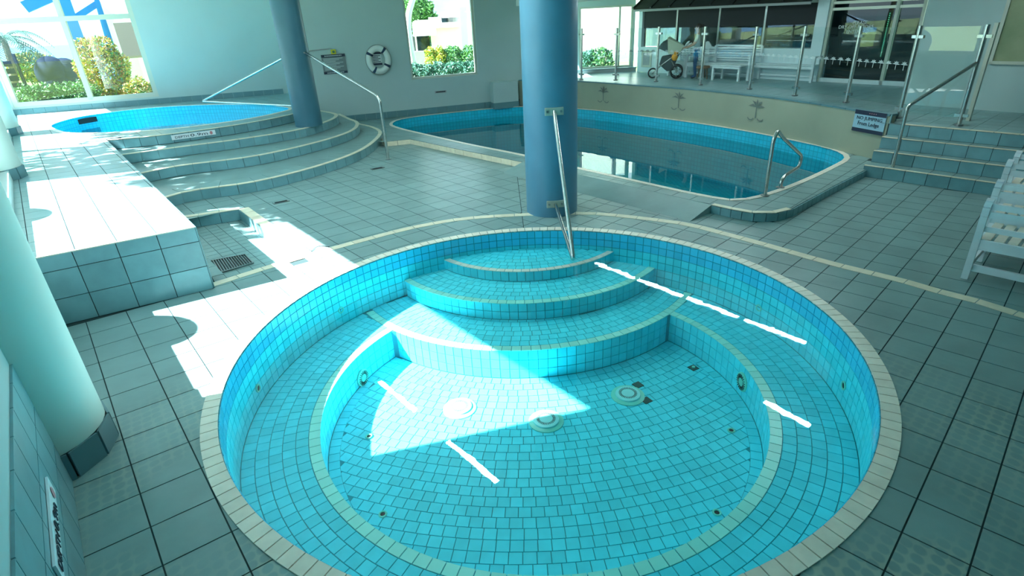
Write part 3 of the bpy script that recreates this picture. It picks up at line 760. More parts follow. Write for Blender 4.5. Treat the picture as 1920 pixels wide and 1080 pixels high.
def jet(x, y, label):
    best = min((abs(dist(at(x, y, ZF+.02*i), SC0)-RB), ZF+.02*i) for i in range(3, 16))[1]; c = at(x, y, best); n = Vector((SC0[0]-c.x, SC0[1]-c.y, 0)).normalized()
    o = thing('wall_inlet', label, 'inlet', tuple(c), 'slotted inlets in the spa well wall'); c = c-n*.02; t = UPZ.cross(n)
    add('flange', MB().tube([c, c+n*.03, c+n*.036], [.10, .10, .085], 24), 'fitting', o, True)
    for k in range(20):
        a = 2*math.pi*k/20; u = t*math.cos(a)+UPZ*math.sin(a); add('slot', MB().beam(c+n*.038+u*.045, c+n*.038+u*.085, .007, .006), 'drain_dark', o)
jet(680, 708, 'slotted round inlet in the well wall below the sunlit bench corner'); jet(1392, 716, 'slotted round inlet in the well wall at the shaded right side')
def nozzle(c, n, label, r=.028):
    n = Vector(n); o = thing('jet_nozzle', label, 'nozzle', tuple(c), 'small jet nozzles of the spa'); t = n.orthogonal().normalized(); u = n.cross(t)
    ring = [Vector(c)+(t*math.cos(2*math.pi*k/16)+u*math.sin(2*math.pi*k/16))*r+n*.006 for k in range(16)]
    add('ring', MB().tube(ring, .008, 6, closed=True), 'fitting', o, True); add('hole', MB().cyl(Vector(c)-n*.005, Vector(c)+n*.005, r*.8, 14), 'drain_dark', o)
for (x, y), t in (((692, 819), 'small jet ring in the spa floor near the far end of the white bench edge'), ((718, 965), 'small jet ring in the spa floor at the lower left'), ((1344, 962), 'small jet ring in the spa floor at the lower right'), ((1371, 808), 'small jet ring in the spa floor below the right inlet')): nozzle(at(x, y, ZF+.002), (0, 0, 1), t)
def wall_nozzle(x, y, t):
    z = min((abs(dist(at(x, y, -.21-.02*i), SC0)-RW), -.21-.02*i) for i in range(18))[1]; c = at(x, y, z); n = Vector((SC0[0]-c.x, SC0[1]-c.y, 0)).normalized(); nozzle(c+n*.004, n, t, .034)
for (x, y), t in (((638, 581), 'small jet nozzle in the sunlit side of the spa wall'), ((482, 728), 'small jet nozzle low in the left spa wall'), ((1424, 577), 'small jet nozzle in the shaded right spa wall near the steps'), ((1584, 723), 'small jet nozzle in the right spa wall towards the viewer')): wall_nozzle(x, y, t)
for (x, y), t in (((1300, 690), 'dark gap of a missing tile with pipe stub on the spa floor'), ((1196, 722), 'dark gap of a missing tile behind the right suction cover'), ((1212, 751), 'dark gap of a missing tile right of the suction cover')):
    c = at(x, y, ZF); o = tag(add('tile_gap', MB().box((c.x, c.y, ZF), (.09, .09, .012), .5), 'missing_tile'), t, 'tile gap')
    if x == 1300: add('pipe_stub', MB().cyl((c.x, c.y, ZF), (c.x, c.y, ZF+.02), .018, 12), 'fitting', o)
# ------------------------------------------------------------------ main pool
mp_ = thing('main_pool', 'large indoor swimming pool below the glass fenced terrace', 'swimming pool', (1.5, 12.5, ZC))
pl = [(p.x, p.y) for p in POOL]
add('shell', strip_wall(POOL, -1.25, ZC, True, True), 'pool_grid', mp_)
fl = sheet([pl], -1.24); fl.uv = [(v[0], v[1]) for v in fl.v]; add('basin', fl, 'pool_grid', mp_)
add('water', sheet([pl], ZW), 'pool_water', mp_)
su = sheet([CURB_OUT, pl[::-1]], ZC-.006)
for a, b in zip(CURB_OUT, CURB_OUT[1:]): su.add([(a[0], a[1], -.05), (b[0], b[1], -.05), (b[0], b[1], ZC-.006), (a[0], a[1], ZC-.006)], [(3, 2, 1, 0)])
add('surround', su, 'grout', mp_)
it = []
for p in grid_cells(n434, .710, .31, n1343, -3.868, .31, -4.6, 6.3, 6.9, 18.6, .008):
    p = trim(p, pl, False)
    if len(p) >= 3: p = trim(p, CURB_OUT, True)
    if len(p) >= 3 and area2(p) > .001: it.append((p, cen(p)))
ok = [flat(p, ZC-.006) for p, c in it]
tiles(mp_, 'surround_tile', ok, .006, 'tile')
pth = POOL+[POOL[0]]
tiles(mp_, 'coping_tile', band_items(pth, ZC-.002, -.075, .012, .25, 1 if area2(pl) and sum(pl[i][0]*pl[(i+1) % len(pl)][1]-pl[(i+1) % len(pl)][0]*pl[i][1] for i in range(len(pl))) > 0 else -1), .009, 'cream_spa', minpx=20)
C3 = [Vector((*p, 0)) for p in CURB_OUT]
tiles(mp_, 'kerb_tile', riser_items(C3[:8], .0, ZC-.006, .15, 1, .006), .02, 'riser_tile', minpx=20)
tiles(mp_, 'kerb_edge_tile', band_items(smooth_path(C3[2:8], 4), ZC-.003, -.016, .07, .3, -1), .008, 'cream', minpx=15)
tiles(mp_, 'step_tile', riser_items(C3[8:13], .0, ZC-.006, .3, 1), .012, 'cream', minpx=20)
rp = MB(); A, B = V2(CURB_OUT[7]), V2(CURB_OUT[8]); d = (B-A).normalized(); n = Vector((-d.y, d.x))
n = n if n.dot(Vector((-1, -1))) > 0 else -n
rp.add([(*A, ZC-.002), (*B, ZC-.002), (*(B+n*.5), .002), (*(A+n*.5), .002), (*A, -.02), (*B, -.02)], [(0, 3, 2, 1), (0, 4, 3), (1, 2, 5)])
add('ramp', rp, 'tile', mp_)
# ------------------------------------------------------------------ terrace, its wall and the right-hand steps
te = thing('terrace', 'raised tiled terrace with white retaining wall behind the main pool', 'terrace', (5, 15, 0))
TP = [(1.0, 18.76)]+[(p[0]+.10, p[1]+.07) for p in kk[3:]]+[sp(SOFF[3], 3.2), sp(SOFF[3], -3.4), (13.4, 4.4), tuple(RWA), tuple(FB), tuple(FA), tuple(W3b), tuple(W3a)]
add('slab', MB().prism(TP, 0, ZT-.005), 'grout', te)
w_ = MB()
for a, b in zip(KERB, KERB[1:]):
    d = (b-a).to_2d().normalized(); n = Vector((-d.y, d.x)); n = n if n.x > 0 else -n
    A, B = a.to_2d(), b.to_2d(); w_.prism([tuple(A), tuple(B), tuple(B+n*.12), tuple(A+n*.14)], ZC-.015, ZK-.03)
add('retaining_wall', w_, 'wall_cream', te)
sgn = 1 if (KERB[1]-KERB[0]).to_2d().cross(Vector((1, 1))) > 0 else -1
tiles(te, 'kerb_tile', band_items(KERB, ZK-.03, -.012, .17, .3, sgn), .03, 'skirt', minpx=15)
tiles(te, 'kerb_end_tile', riser_items([Vector((6.40, 9.36, 0)), Vector((6.62, 9.54, 0))], .2, ZK, .3, -1), .02, 'riser_tile', minpx=15)
it = []
for p in grid_cells(SN, SOFF[3]+.02, .3, SA, 0, .3, .5, 13, 5, 22, .007):
    p = trim(p, TP, True)
    if len(p) >= 3 and area2(p) > .001: it.append(flat(p, ZT-.006))
tiles(te, 'floor_tile', it, .006, 'platform_tile', minpx=30)
tiles(te, 'edge_tile', band_items([Vector((*sp(SOFF[3], 3.0), 0)), Vector((*sp(SOFF[3], -3.3), 0))], ZT-.004, -.015, .06, .3, 1), .008, 'cream', minpx=15)
rs = thing('terrace_steps', 'straight flight of blue tiled steps up to the terrace at right', 'steps', (*sp(10.4, 1), 0))
for k in range(4):
    z = ZT*(k+1)/4
    a, b = Vector((*sp(SOFF[k], 3.18), 0)), Vector((*sp(SOFF[k], -3.3), 0))
    if k < 3:
        st = add('step', MB().prism([sp(SOFF[k], 3.18), sp(SOFF[k], -3.3), sp(11.0, -3.3), sp(11.0, 3.18)], 0, z-.006), 'grout', rs)
        tiles(st, 'tread_tile', band_items([a, b], z-.006, 0, .28, .3, 1), .006, 'tile', minpx=15)
        tiles(st, 'nosing_tile', band_items([a, b], z-.004, -.016, .035, .3, 1), .008, 'cream', minpx=12)
        tiles(st, 'riser_tile', riser_items([a, b], ZT*k/4, z-.006, .3, -1), .012, 'riser_tile', minpx=30)
    else: tiles(rs, 'top_riser_tile', riser_items([a, b], ZT*k/4, z-.006, .3, -1), .012, 'riser_tile', minpx=30)
# ------------------------------------------------------------------ columns
def column(name, label, c, r, z0, z1, material, skirt=0., n=40):
    o = thing(name, label, 'column', (*c, z0)); c = V2(c)
    add('shaft', MB().tube([(*c, z0+skirt), (*c, z1)], r, n), material, o, True)
    if skirt:
        add('skirt_core', MB().tube([(*c, z0), (*c, z0+skirt-.002)], r+.002, n), 'grout', o)
        it = []
        for k in range(12):
            a, b = 2*math.pi*k/12+.012, 2*math.pi*(k+1)/12-.012; m_ = (a+b)/2
            it.append(([Vector((*pol(c, r+.012, a), z0)), Vector((*pol(c, r+.012, b), z0)), Vector((*pol(c, r+.012, b), z0+skirt)), Vector((*pol(c, r+.012, a), z0+skirt))], Vector((math.cos(m_), math.sin(m_), 0))))
        tiles(o, 'skirting_tile', it, .014, 'skirt', minpx=15)
    return o
MC, MR = (.66, 7.99), .375
LC, LR = (-4.60, 13.66), .31
column('column', 'large blue round column standing between the round spa and the pool', MC, MR, 0, ZCE, 'column_blue')
column('column', 'slim dark blue round column standing on the curved steps', LC, LR, ZP*.75, ZCE, 'column_dark')
column('column', 'white round column at the near left window wall beside the tiled parapet', (-3.30, 3.05), .40, 0, ZCE, 'column_white', .2)
column('column', 'white round column with tiled skirting standing on the platform', (-7.92, 8.62), .42, ZP, ZCE, 'column_white', .17)
column('column', 'farther white round column on the platform towards the garden window', (-11.55, 13.25), .42, ZP, ZCE, 'column_white', .17)
# parapet tiles of the near left wall
it = []
for k in range(-3, 14):
    for r_ in range(3):
        a, b = lw(4.1-.3*k+0, WOFF), lw(4.1-.3*(k+1), WOFF); d = (V2(b)-V2(a)).normalized()*.004
        z0, z1 = .3*r_+.004, .3*(r_+1)-.004
        it.append(([Vector((*(V2(a)+d), z0)), Vector((*(V2(b)-d), z0)), Vector((*(V2(b)-d), z1)), Vector((*(V2(a)+d), z1))], Vector((*WN, 0))))
pw = bpy.data.objects.new('wall_left_tiling', None); COL.objects.link(pw); struct(pw)
tiles(pw, 'wall_tile', it, .012, 'parapet_tile' if 'parapet_tile' in M else 'riser_tile')
it = []
for k in range(-3, 14):
    a, b = lw(4.1-.3*k), lw(4.1-.3*(k+1)); d = (V2(b)-V2(a)).normalized()*.004; n_ = V2(WN)
    it.append(([Vector((*(V2(a)+d+n_*.014), .9)), Vector((*(V2(b)-d+n_*.014), .9)), Vector((*(V2(b)-d-n_*.25), .9)), Vector((*(V2(a)+d-n_*.25), .9))], UPZ))
tiles(pw, 'sill_tile', it, .008, 'riser_tile')
# ------------------------------------------------------------------ steel rails
def bracket(o, c, n, w=.25, h=.1):
    n = Vector(n).normalized(); t = UPZ.cross(n).normalized(); c = Vector(c)
    p = add('wall_plate', plate(c-n*.012, t, UPZ, w, h, .03), 'plate_metal', o, bevel=.004)
    for s in (-.36, .36): add('bolt', MB().cyl(c+t*w*s, c+t*w*s+n*.03, .016, 10), 'steel_dark', p)
def vrail(label, colc, colr, bend, z0, z1, r=.026):
    c = V2(colc); d = (V2(bend)-c).normalized(); s = c+d*colr
    o = thing('handrail', label, 'handrail', (*s, z0))
    add('rail', MB().tube(fillet([Vector((*s, z1)), Vector(bend), Vector((*s, z0))], .13, 8), r, 12), 'steel', o, True)
    for z in (z0, z1): bracket(o, (*s, z), (*d, 0))
vrail('V shaped steel handrail from the big blue column down into the round spa', MC, MR-.01, (.765, 6.18, -.09), .20, 1.47)
vrail('steel handrail loop from the dark blue column into the upper spa', LC, LR-.01, tuple(at(379, 190, .93)), .98, 2.08)
q1 = at(728, 299); s_ = up(582, 98, Vector((LC[0]+.27, LC[1]-.12, 0))); e_ = up(713, 181, q1)
o = thing('handrail', 'straight steel handrail from the dark blue column down beside the curved steps', 'handrail', tuple(q1))
add('rail', MB().tube(fillet([s_, e_, q1], .14, 8), .032, 12), 'steel', o, True)
add('flange', MB().cyl(q1, q1+UPZ*.012, .06, 16), 'steel_dark', o); bracket(o, s_-Vector((.02, 0, 0)), (.9, -.4, 0), .1, .22)
a, b = at(1434, 367, ZC), at(1463, 352, ZC); d = (b-a).to_2d().normalized()
o = thing('grab_rail', 'bent steel grab rail at the near corner of the main pool', 'grab rail', tuple(a))
pts = [a, a+UPZ*.80, Vector((a.x+d.x*.10, a.y+d.y*.10, ZC+.91)), Vector((a.x+d.x*.32, a.y+d.y*.32, ZC+.77)), Vector((a.x+d.x*1.15, a.y+d.y*1.15, ZC+.36)), Vector((a.x+d.x*1.14, a.y+d.y*1.14, ZC+.20)), Vector((a.x+d.x*.62, a.y+d.y*.62, ZC+.16)), Vector((b.x, b.y, ZC+.10)), b]
add('rail', MB().tube(fillet(pts, .1, 6), .026, 12), 'steel', o, True)
for p in (a, b): add('flange', MB().cyl(p, p+UPZ*.014, .06, 16), 'steel_dark', o)
q1 = at(1668, 335); q2 = at(1797, 236, ZT); m1 = up(1697, 199, q1); m2 = up(1820, 117, q2)
o = thing('handrail', 'steel handrail rising along the straight steps at right', 'handrail', tuple(q1))
add('rail', MB().tube(fillet([q1, m1, m2], .06, 6), .026, 12), 'steel', o, True); add('flange', MB().cyl(q1, q1+UPZ*.012, .06, 16), 'steel_dark', o)
# ------------------------------------------------------------------ glass balustrade
posts = [((977, 139), (977, 55), ZK), ((1090, 150), (1093, 53), ZK), ((1154, 151), (1159, 52), ZK), ((1230, 153.5), (1236, 50), ZK), ((1313, 160), (1320, 50), ZK), ((1405, 168), (1417, 50), ZK), ((1490, 180), (1506, 49), ZK), ((1586, 193), (1612, 49), ZK), ((1684, 222), (1727, 48), .78), ((1797, 236), (1840, 46), ZT)]
bal = thing('glass_balustrade', 'glass balustrade with slim steel posts along the terrace edge', 'balustrade', tuple(at(1405, 168, ZK)))
PP = []
for (bx, by), (tx, ty), z in posts:
    g = at(bx, by, z); PP.append((g, up(tx, ty, g).z))
for i, (g, zt) in enumerate(PP):
    p = add('post', MB().tube([g, Vector((g.x, g.y, zt))], .032, 12), 'steel', bal, True)
    add('base_flange', MB().cyl(g, g+UPZ*.03, .06, 14), 'steel_dark', p)
    dd = (PP[min(i+1, len(PP)-1)][0]-PP[max(i-1, 0)][0]).to_2d().normalized()
    for z in (g.z+.16, zt-.16): add('clamp', MB().beam((g.x-dd.x*.09, g.y-dd.y*.09, z), (g.x+dd.x*.09, g.y+dd.y*.09, z), .05, .045), 'steel', p)
g, zt = PP[-1]; v = (at(1815, 226, ZT)-g); gp = g+v
add('flat_post', MB().box((gp.x, gp.y, (ZT+zt)/2), (.10, .05, zt-ZT), .7), 'frame_beige', bal)
def mark(mb, c, t, s, n):         # small palm print: fronds of a fan above a stem
    for a in (-70, -35, 0, 35, 70):
        a = math.radians(a); u = t*math.sin(a)+UPZ*math.cos(a); w = t*math.cos(a)-UPZ*math.sin(a)
        k = c+UPZ*.35*s; mb.add([k+n, k+u*.35*s+w*.09*s+n, k+u*.7*s-UPZ*.18*s+n, k+u*.35*s-w*.05*s+n], [(0, 1, 2, 3)])
    mb.add([c-t*.04*s-UPZ*.3*s+n, c+t*.04*s-UPZ*.3*s+n, c+t*.03*s+UPZ*.35*s+n, c-t*.03*s+UPZ*.35*s+n], [(0, 1, 2, 3)])
for i in range(len(PP)-1):
    (g, zt), (h, zu) = PP[i], PP[i+1]
    d = (h-g).to_2d(); ln = d.length; d.normalize(); A, B = g.to_2d()+d*.05, h.to_2d()-d*.05; n = Vector((-d.y, d.x))*.005
    z0 = max(g.z, h.z)+.10 if i < 8 else ZT+.12
    mb = MB(); k = [(*(A-n), z0), (*(B-n), z0), (*(B+n), z0), (*(A+n), z0), (*(A-n), zt-.02), (*(B-n), zu-.02), (*(B+n), zu-.02), (*(A+n), zt-.02)]
    mb.add(k, [(3, 2, 1, 0), (4, 5, 6, 7), (0, 1, 5, 4), (1, 2, 6, 5), (2, 3, 7, 6), (3, 0, 4, 7)])
    p = add('glass_panel', mb, 'glass', bal)
    if 1 <= i <= 7:
        dm = MB(); m_ = max(3, int(ln/.17)); t = Vector((d.x, d.y, 0)); nn = Vector((-d.y, d.x, 0)); nn = nn*.009 if nn.dot(Vector((0, -1, 0))) > 0 else nn*-.009
        for k in range(m_): mark(dm, Vector((*(A.lerp(B, (k+.5)/m_)), (z0+zt)/2-.02)), t, .12, nn)
        add('palm_print', dm, 'decal' if i <= 2 else 'decal_light', p)
# palm emblems on the retaining wall
for (x, y), t in (((1132, 183), 'faint palm emblem on the white pool wall, nearest the big blue column'), ((1273, 196), 'faint palm emblem on the white pool wall, middle one'), ((1418, 214), 'faint palm emblem on the white pool wall, nearest the steps')):
    best = min(range(len(KERB)-1), key=lambda i: abs((proj((KERB[i].x, KERB[i].y, .5)) or (1e9, 0))[0]-x))
    d = (KERB[best+1]-KERB[max(0, best-1)]).to_2d().normalized(); g = KERB[best].to_2d(); pnt = onp(x, y, (-d.y, d.x), -d.y*g.x+d.x*g.y); tt = Vector((d.x, d.y, 0)); nn = Vector((d.y, -d.x, 0))*.02
    em = MB()
    mark(em, pnt+UPZ*.02, tt, .34, nn)
    for s in (-1, 1):
        for k in range(7):
            a0, a1 = math.radians(200+20*k), math.radians(220+20*k); c = pnt+tt*s*.13-UPZ*.06
            em.add([c+(tt*math.cos(a)+UPZ*math.sin(a)*.8)*r_+nn for a, r_ in ((a0, .07), (a1, .07), (a1, .095), (a0, .095))], [(0, 1, 2, 3)])
    tag(add('wall_emblem', em, 'emblem'), t, 'emblem')
# ------------------------------------------------------------------ terrace facade
fd = (FB-FA).normalized(); fn = Vector((-fd.y, fd.x)); fn = fn if fn.y > 0 else -fn; fo = fn.dot(FA)   # fn points away from the terrace
def fu(x, y): return (onp(x, y, fn, fo).to_2d()-FA).dot(fd)
def fp(u, z, out=0.): q = FA+fd*u-fn*out; return Vector((q.x, q.y, z))
def fbox(mb, u0, u1, z0, z1, o0, o1): return mb.box(None, (u1-u0, o1-o0, z1-z0), M4=Matrix.Translation(fp((u0+u1)/2, (z0+z1)/2, (o0+o1)/2)) @ Matrix.Rotation(math.atan2(fd.y, fd.x), 4, 'Z'))
uA, uB, uC = fu(1204, 60), fu(1526, 60), (FB-FA).length
wf = MB(); fbox(wf, -.15, uB+.05, ZT, 1.53, -.2, 0); fbox(wf, -.15, uA, 1.53, 3.1, -.2, .02); fbox(wf, uB, fu(1547, 60), ZT, 3.1, -.2, .02); fbox(wf, -.15, uC, 2.66, 3.1, -.2, 0)
struct(add('wall_facade', wf, 'facade_white'))
wd = bpy.data.objects.new('window_4', None); COL.objects.link(wd); struct(wd)
us = [uA, fu(1268, 40), fu(1347, 40), fu(1433, 40), uB]
for i in range(4):
    u0, u1 = us[i], us[i+1]
    add('pane', fbox(MB(), u0+.03, u1-.03, 1.55, 2.62, -.09, -.08), 'facade_glass', wd)
    add('mullion', fbox(MB(), u1-.03, u1+.03, 1.53, 2.66, -.12, -.03), 'frame_grey' if 'frame_grey' in M else 'steel_dark', wd)
add('head_rail', fbox(MB(), uA, uB, 2.60, 2.67, -.12, .03), 'frame_beige', wd)
for i in range(4):
    tag(add('roller_blind', fbox(MB(), us[i]+.04, us[i+1]-.04, 2.10, 2.60, -.05, -.035), 'blind'), ('dark roller blind half lowered at the terrace window, leftmost', 'dark roller blind half lowered, second from left at the terrace window', 'dark roller blind half lowered, third from left at the terrace window', 'dark roller blind half lowered next to the glass door')[i], 'blind', 'roller blinds of the terrace window')
room = MB(); fbox(room, -.1, uC+.1, .3, 3.0, -2.2, -2.1); fbox(room, -.1, uC+.1, .60, .70, -2.2, -.1); fbox(room, -.1, uC+.1, 2.95, 3.05, -2.2, -.1)
struct(add('wall_interior', room, 'interior_dark'))
# lean-to canopy over the window
aw = thing('canopy', 'dark sloping ribbed canopy above the terrace window', 'canopy', tuple(fp((uA+uB)/2, 2.7)))
P0, P1, P2, P3_ = fp(uA-.0, 2.66, .45), fp(uB+.05, 2.62, .45), fp(uB+.05, 2.93, .02), fp(uA, 2.93, .02)
add('roof_sheet', MB().slab([P0, P1, P2, P3_], (P1-P0).cross(P3_-P0).normalized()*-1 if (P1-P0).cross(P3_-P0).z < 0 else (P1-P0).cross(P3_-P0).normalized(), .03), 'awning', aw)
for i in range(9):
    t = i/8; add('rib', MB().beam(P0.lerp(P1, t)+UPZ*.045-Vector((fn.x, fn.y, 0))*.02, P3_.lerp(P2, t)+UPZ*.045-Vector((fn.x, fn.y, 0))*.02, .05, .05), 'black', aw)
add('fascia', MB().beam(P0-UPZ*.02, P1-UPZ*.02, .03, .06), 'roof_grey', aw)
# framed service panel on the low wall
sp_ = thing('service_panel', 'square framed panel in the low white wall under the terrace window', 'panel', tuple(fp(fu(1214, 110), 1.15)))
a, b = onp(1204, 126, fn, fo), onp(1222, 94, fn, fo); u0, u1 = fu(1204, 110), fu(1222, 110)
add('frame', fbox(MB(), u0, u1, .90, 1.42, 0, .03), 'frame_beige', sp_); add('infill', fbox(MB(), u0+.07, u1-.07, .97, 1.35, .02, .035), 'roof_grey', sp_)
# glazed entrance
d1 = bpy.data.objects.new('door_1', None); COL.objects.link(d1); struct(d1)
u0, u1, um = fu(1550, 60), uC-.05, fu(1672, 60)
for a, b in ((u0, um), (um, u1)): add('pane', fbox(MB(), a+.04, b-.04, .84, 2.55, -.09, -.08), 'facade_glass', d1)
for u in (u0, um, u1): add('stile', fbox(MB(), u-.035, u+.035, ZT, 2.66, -.12, -.02), 'frame_beige', d1)
add('threshold', fbox(MB(), u0, u1, ZT, .84, -.12, -.02), 'white_paint', d1); add('head', fbox(MB(), u0, u1, 2.40, 2.46, -.12, -.03), 'plate_metal', d1)
add('head_upper', fbox(MB(), u0, u1, 2.54, 2.60, -.12, -.03), 'plate_metal', d1)
for k, (tx, ty, txt, hpx) in enumerate(((1610, 42.5, 'PLEASE', .075), (1602, 50.5, 'DRY OFF BEFORE', .075), (1604, 59.5, 'ENTERING', .075))):
    u = fu(tx, ty); z = onp(tx, ty, fn, fo).z
    lettering(txt, fp(u, z, -.07), Vector((fd.x, fd.y, 0)), UPZ, hpx, 'white_ink', d1)
lb = thing('light_column', 'green lit strip with a row of white dots behind the glass door', 'light strip', tuple(fp(fu(1634, 70), 1.5, -.6)))
ul = fu(1633, 70); add('panel', fbox(MB(), ul-.25, ul+.1, 1.3, 2.35, -.62, -.6), 'print_green', lb)
for k in range(22): add('lamp', MB().ball(fp(ul+.05, 1.34+.045*k, -.58), .014, 6, 4), 'led_green', lb)
# ------------------------------------------------------------------ right wall: framed notice board
rd = (RWB-RWA).normalized(); rn = (-rd.y, rd.x); ro = rn[0]*RWA.x+rn[1]*RWA.y
p0, p1 = onp(1858, 117, rn, ro), onp(1895, 0, rn, ro)
nb = thing('notice_board', 'large framed green picture board on the wall right of the steps', 'board', tuple(p0))
n3 = Vector((rd.y, -rd.x, 0)); cc = p0+Vector((rd.x, rd.y, 0))*.75; cc.z = p0.z+.6
add('panel', plate(cc, Vector((rd.x, rd.y, 0)), UPZ, 1.5, 1.2, .02), 'picture', nb)
for s, w, h in (((0, .6), 1.5, .05), ((0, -.6), 1.5, .05), ((-.75, 0), .05, 1.25), ((.75, 0), .05, 1.25)): add('frame_bar', plate(cc+Vector((rd.x, rd.y, 0))*s[0]+UPZ*s[1], Vector((rd.x, rd.y, 0)), UPZ, w, h, .045), 'wood_brown' if 0 else 'frame_beige', nb)
# ------------------------------------------------------------------ signs
def sign(name, label, c, xd, yd, w, h, base, bars=()):
    o = thing(name, label, 'sign', tuple(c)); xd, yd = Vector(xd).normalized(), Vector(yd).normalized(); n = xd.cross(yd)
    add('board', plate(c, xd, yd, w, h, .012), base, o)
    for v0, v1, mt in bars: add('band', plate(c+yd*((v0+v1)/2*h)+n*.012, xd, yd, w, (v1-v0)*h, .003), mt, o)
    return o, (lambda u, v: c+xd*u*w+yd*v*h+n*.016), xd, yd
q = onp(1631, 229, *(lambda d, g: ((-d.y, d.x), -d.y*g.x+d.x*g.y))((KERB[-1]-KERB[-4]).to_2d().normalized(), KERB[-3].to_2d()))
kd = (KERB[-1]-KERB[-4]).to_2d().normalized(); kd = Vector((kd.x, kd.y, 0)); kn = kd.cross(UPZ); q = q+kn*.012
o, S, xd, yd = sign('warning_sign', 'blue and white NO JUMPING sign at the end of the pool wall', q, kd, UPZ, .62, .36, 'sign_blue', [(.30, .5, 'navy'), (-.5, -.33, 'navy')])
lettering('NO JUMPING', S(0, .13), xd, yd, .075, 'navy', o, .50); lettering('From Ledge', S(0, -.12), xd, yd, .085, 'navy', o, .42); lettering('AVANI' if 0 else '- - - -', S(.08, .40), xd, yd, .012, 'red_ink', o, .14, 'small_print')
fdn = Vector((NB[1], -NB[0], 0)); fdn = Vector((.9483, .3173, 0))
c = onp(627, 120, NB, OB); c = c-Vector((NB[0], NB[1], 0))*.014
o, S, xd, yd = sign('rules_sign', 'grey rules sign with dark header on the far wall left of the lifebuoy', c, fdn, UPZ, .64, .50, 'sign_grey', [(.36, .5, 'navy'), (-.5, -.38, 'navy')])
mb = MB()
for k in range(9):
    w = .52-.1*((k*7) % 3); mb.add([S(-.43, .30-.07*k), S(-.43+w/.64, .30-.07*k), S(-.43+w/.64, .272-.07*k), S(-.43, .272-.07*k)], [(0, 3, 2, 1)])
add('text_line', mb, 'sign_white', o, kind='stuff')
mb = MB()
for v in (.43, -.44):
    x = -.36
    while x < .36: w = .03+.03*random.random(); mb.add([S(x, v+.025), S(min(.36, x+w), v+.025), S(min(.36, x+w), v-.025), S(x, v-.025)], [(0, 3, 2, 1)]); x += w+.016
add('header_lettering', mb, 'sign_white', o, kind='stuff')
# emergency button and its conduit above that sign
c = onp(625, 97, NB, OB); n3 = -Vector((NB[0], NB[1], 0)); o = thing('emergency_button', 'yellow push button box above the grey rules sign', 'button', tuple(c))
add('housing', MB().box(None, (.13, .06, .12), M4=Matrix.Translation(c+n3*.03) @ Matrix.Rotation(math.atan2(fdn.y, fdn.x), 4, 'Z')), 'yellow', o, bevel=.01); add('knob', MB().cyl(c+n3*.06, c+n3*.085, .035, 12), 'leaf_dark', o)
ca, cb, cc_ = onp(560, 98, NB, OB)+n3*.02, onp(620, 91, NB, OB)+n3*.02, c+n3*.02+UPZ*.05
tag(add('conduit', MB().tube(fillet([ca, cb, cc_], .04), .014, 8), 'roof_grey', None, True), 'thin grey conduit running to the yellow button box', 'conduit')
# lifebuoy
c = onp(709, 112, NB, OB)+n3*.09; o = thing('lifebuoy', 'white lifebuoy with navy bands hung on the far wall', 'lifebuoy', tuple(c))
P = [c+(fdn*math.cos(2*math.pi*k/48)*.265+UPZ*math.sin(2*math.pi*k/48)*.30) for k in range(48)]
add('ring', MB().tube(P, .085, 14, closed=True), 'buoy_white', o, True)
for a in (52, 148, 238, 328):
    a = math.radians(a); add('band', MB().tube([c+fdn*math.cos(a+t)*.265+UPZ*math.sin(a+t)*.30 for t in (-.11, -.05, 0, .05, .11)], .092, 14), 'buoy_navy', o, True)
add('grab_line', MB().tube([c+fdn*math.cos(2*math.pi*k/48)*.36+UPZ*math.sin(2*math.pi*k/48)*.395 for k in range(48)], .008, 6, closed=True), 'rope', o, True)
c2_ = onp(706, 110, NB, OB)+n3*.012
o, S, xd, yd = sign('buoy_sign', 'small grey sign with dark bars inside the lifebuoy', c2_, fdn, UPZ, .28, .34, 'sign_white', [(.34, .5, 'navy'), (-.5, -.34, 'navy')])
mb = MB()
for k in range(5): mb.add([S(-.38, .26-.12*k), S(.38-.2*(k % 2), .26-.12*k), S(.38-.2*(k % 2), .21-.12*k), S(-.38, .21-.12*k)], [(0, 3, 2, 1)])
add('text_line', mb, 'ink', o, kind='stuff')
# depth markers
i_ = 8; A, B = resample(TOPE, .02), None
c = min((p for p in A), key=lambda p: abs((proj((p.x, p.y, ZP-.10)) or (0, 0))[0]-364)); k = A.index(c); d = (A[k+4]-A[k-4]); d = Vector((d.x, d.y, 0)).normalized(); n = Vector((d.y, -d.x, 0))
o, S, xd, yd = sign('depth_marker', 'white DEPTH 0.9m strip on the top riser of the curved steps', Vector((c.x, c.y, ZP-.075))+n*.014, d, UPZ, .86, .10, 'white_paint')
lettering('DEPTH', S(-.27, -.02), xd, yd, .045, 'ink', o, .26); lettering('0.9m', S(.12, .02), xd, yd, .062, 'ink', o, .34); add('emblem', MB().add([S(.40+.035*math.cos(a*.785), .38*math.sin(a*.785)) for a in range(8)], [tuple(range(8))]), 'red_ink', o)
pm = onp(92, 990, WN, WOFF); xd_ = Vector((*WD, 0))
o, S, xd, yd = sign('depth_marker', 'white DEPTH 0.9m strip on the tiled parapet by the viewer', Vector((-2.32, 1.985, .475))+Vector((*WN, 0))*.014, xd_, UPZ, .72, .105, 'white_paint')
lettering('DEPTH', S(-.27, -.02), xd, yd, .05, 'ink', o, .26); lettering('0.9m', S(.10, 0), xd, yd, .062, 'ink', o, .22); add('emblem', MB().add([S(.38+.045*math.cos(a*.785), .34*math.sin(a*.785)) for a in range(8)], [tuple(range(8))]), 'red_ink', o)
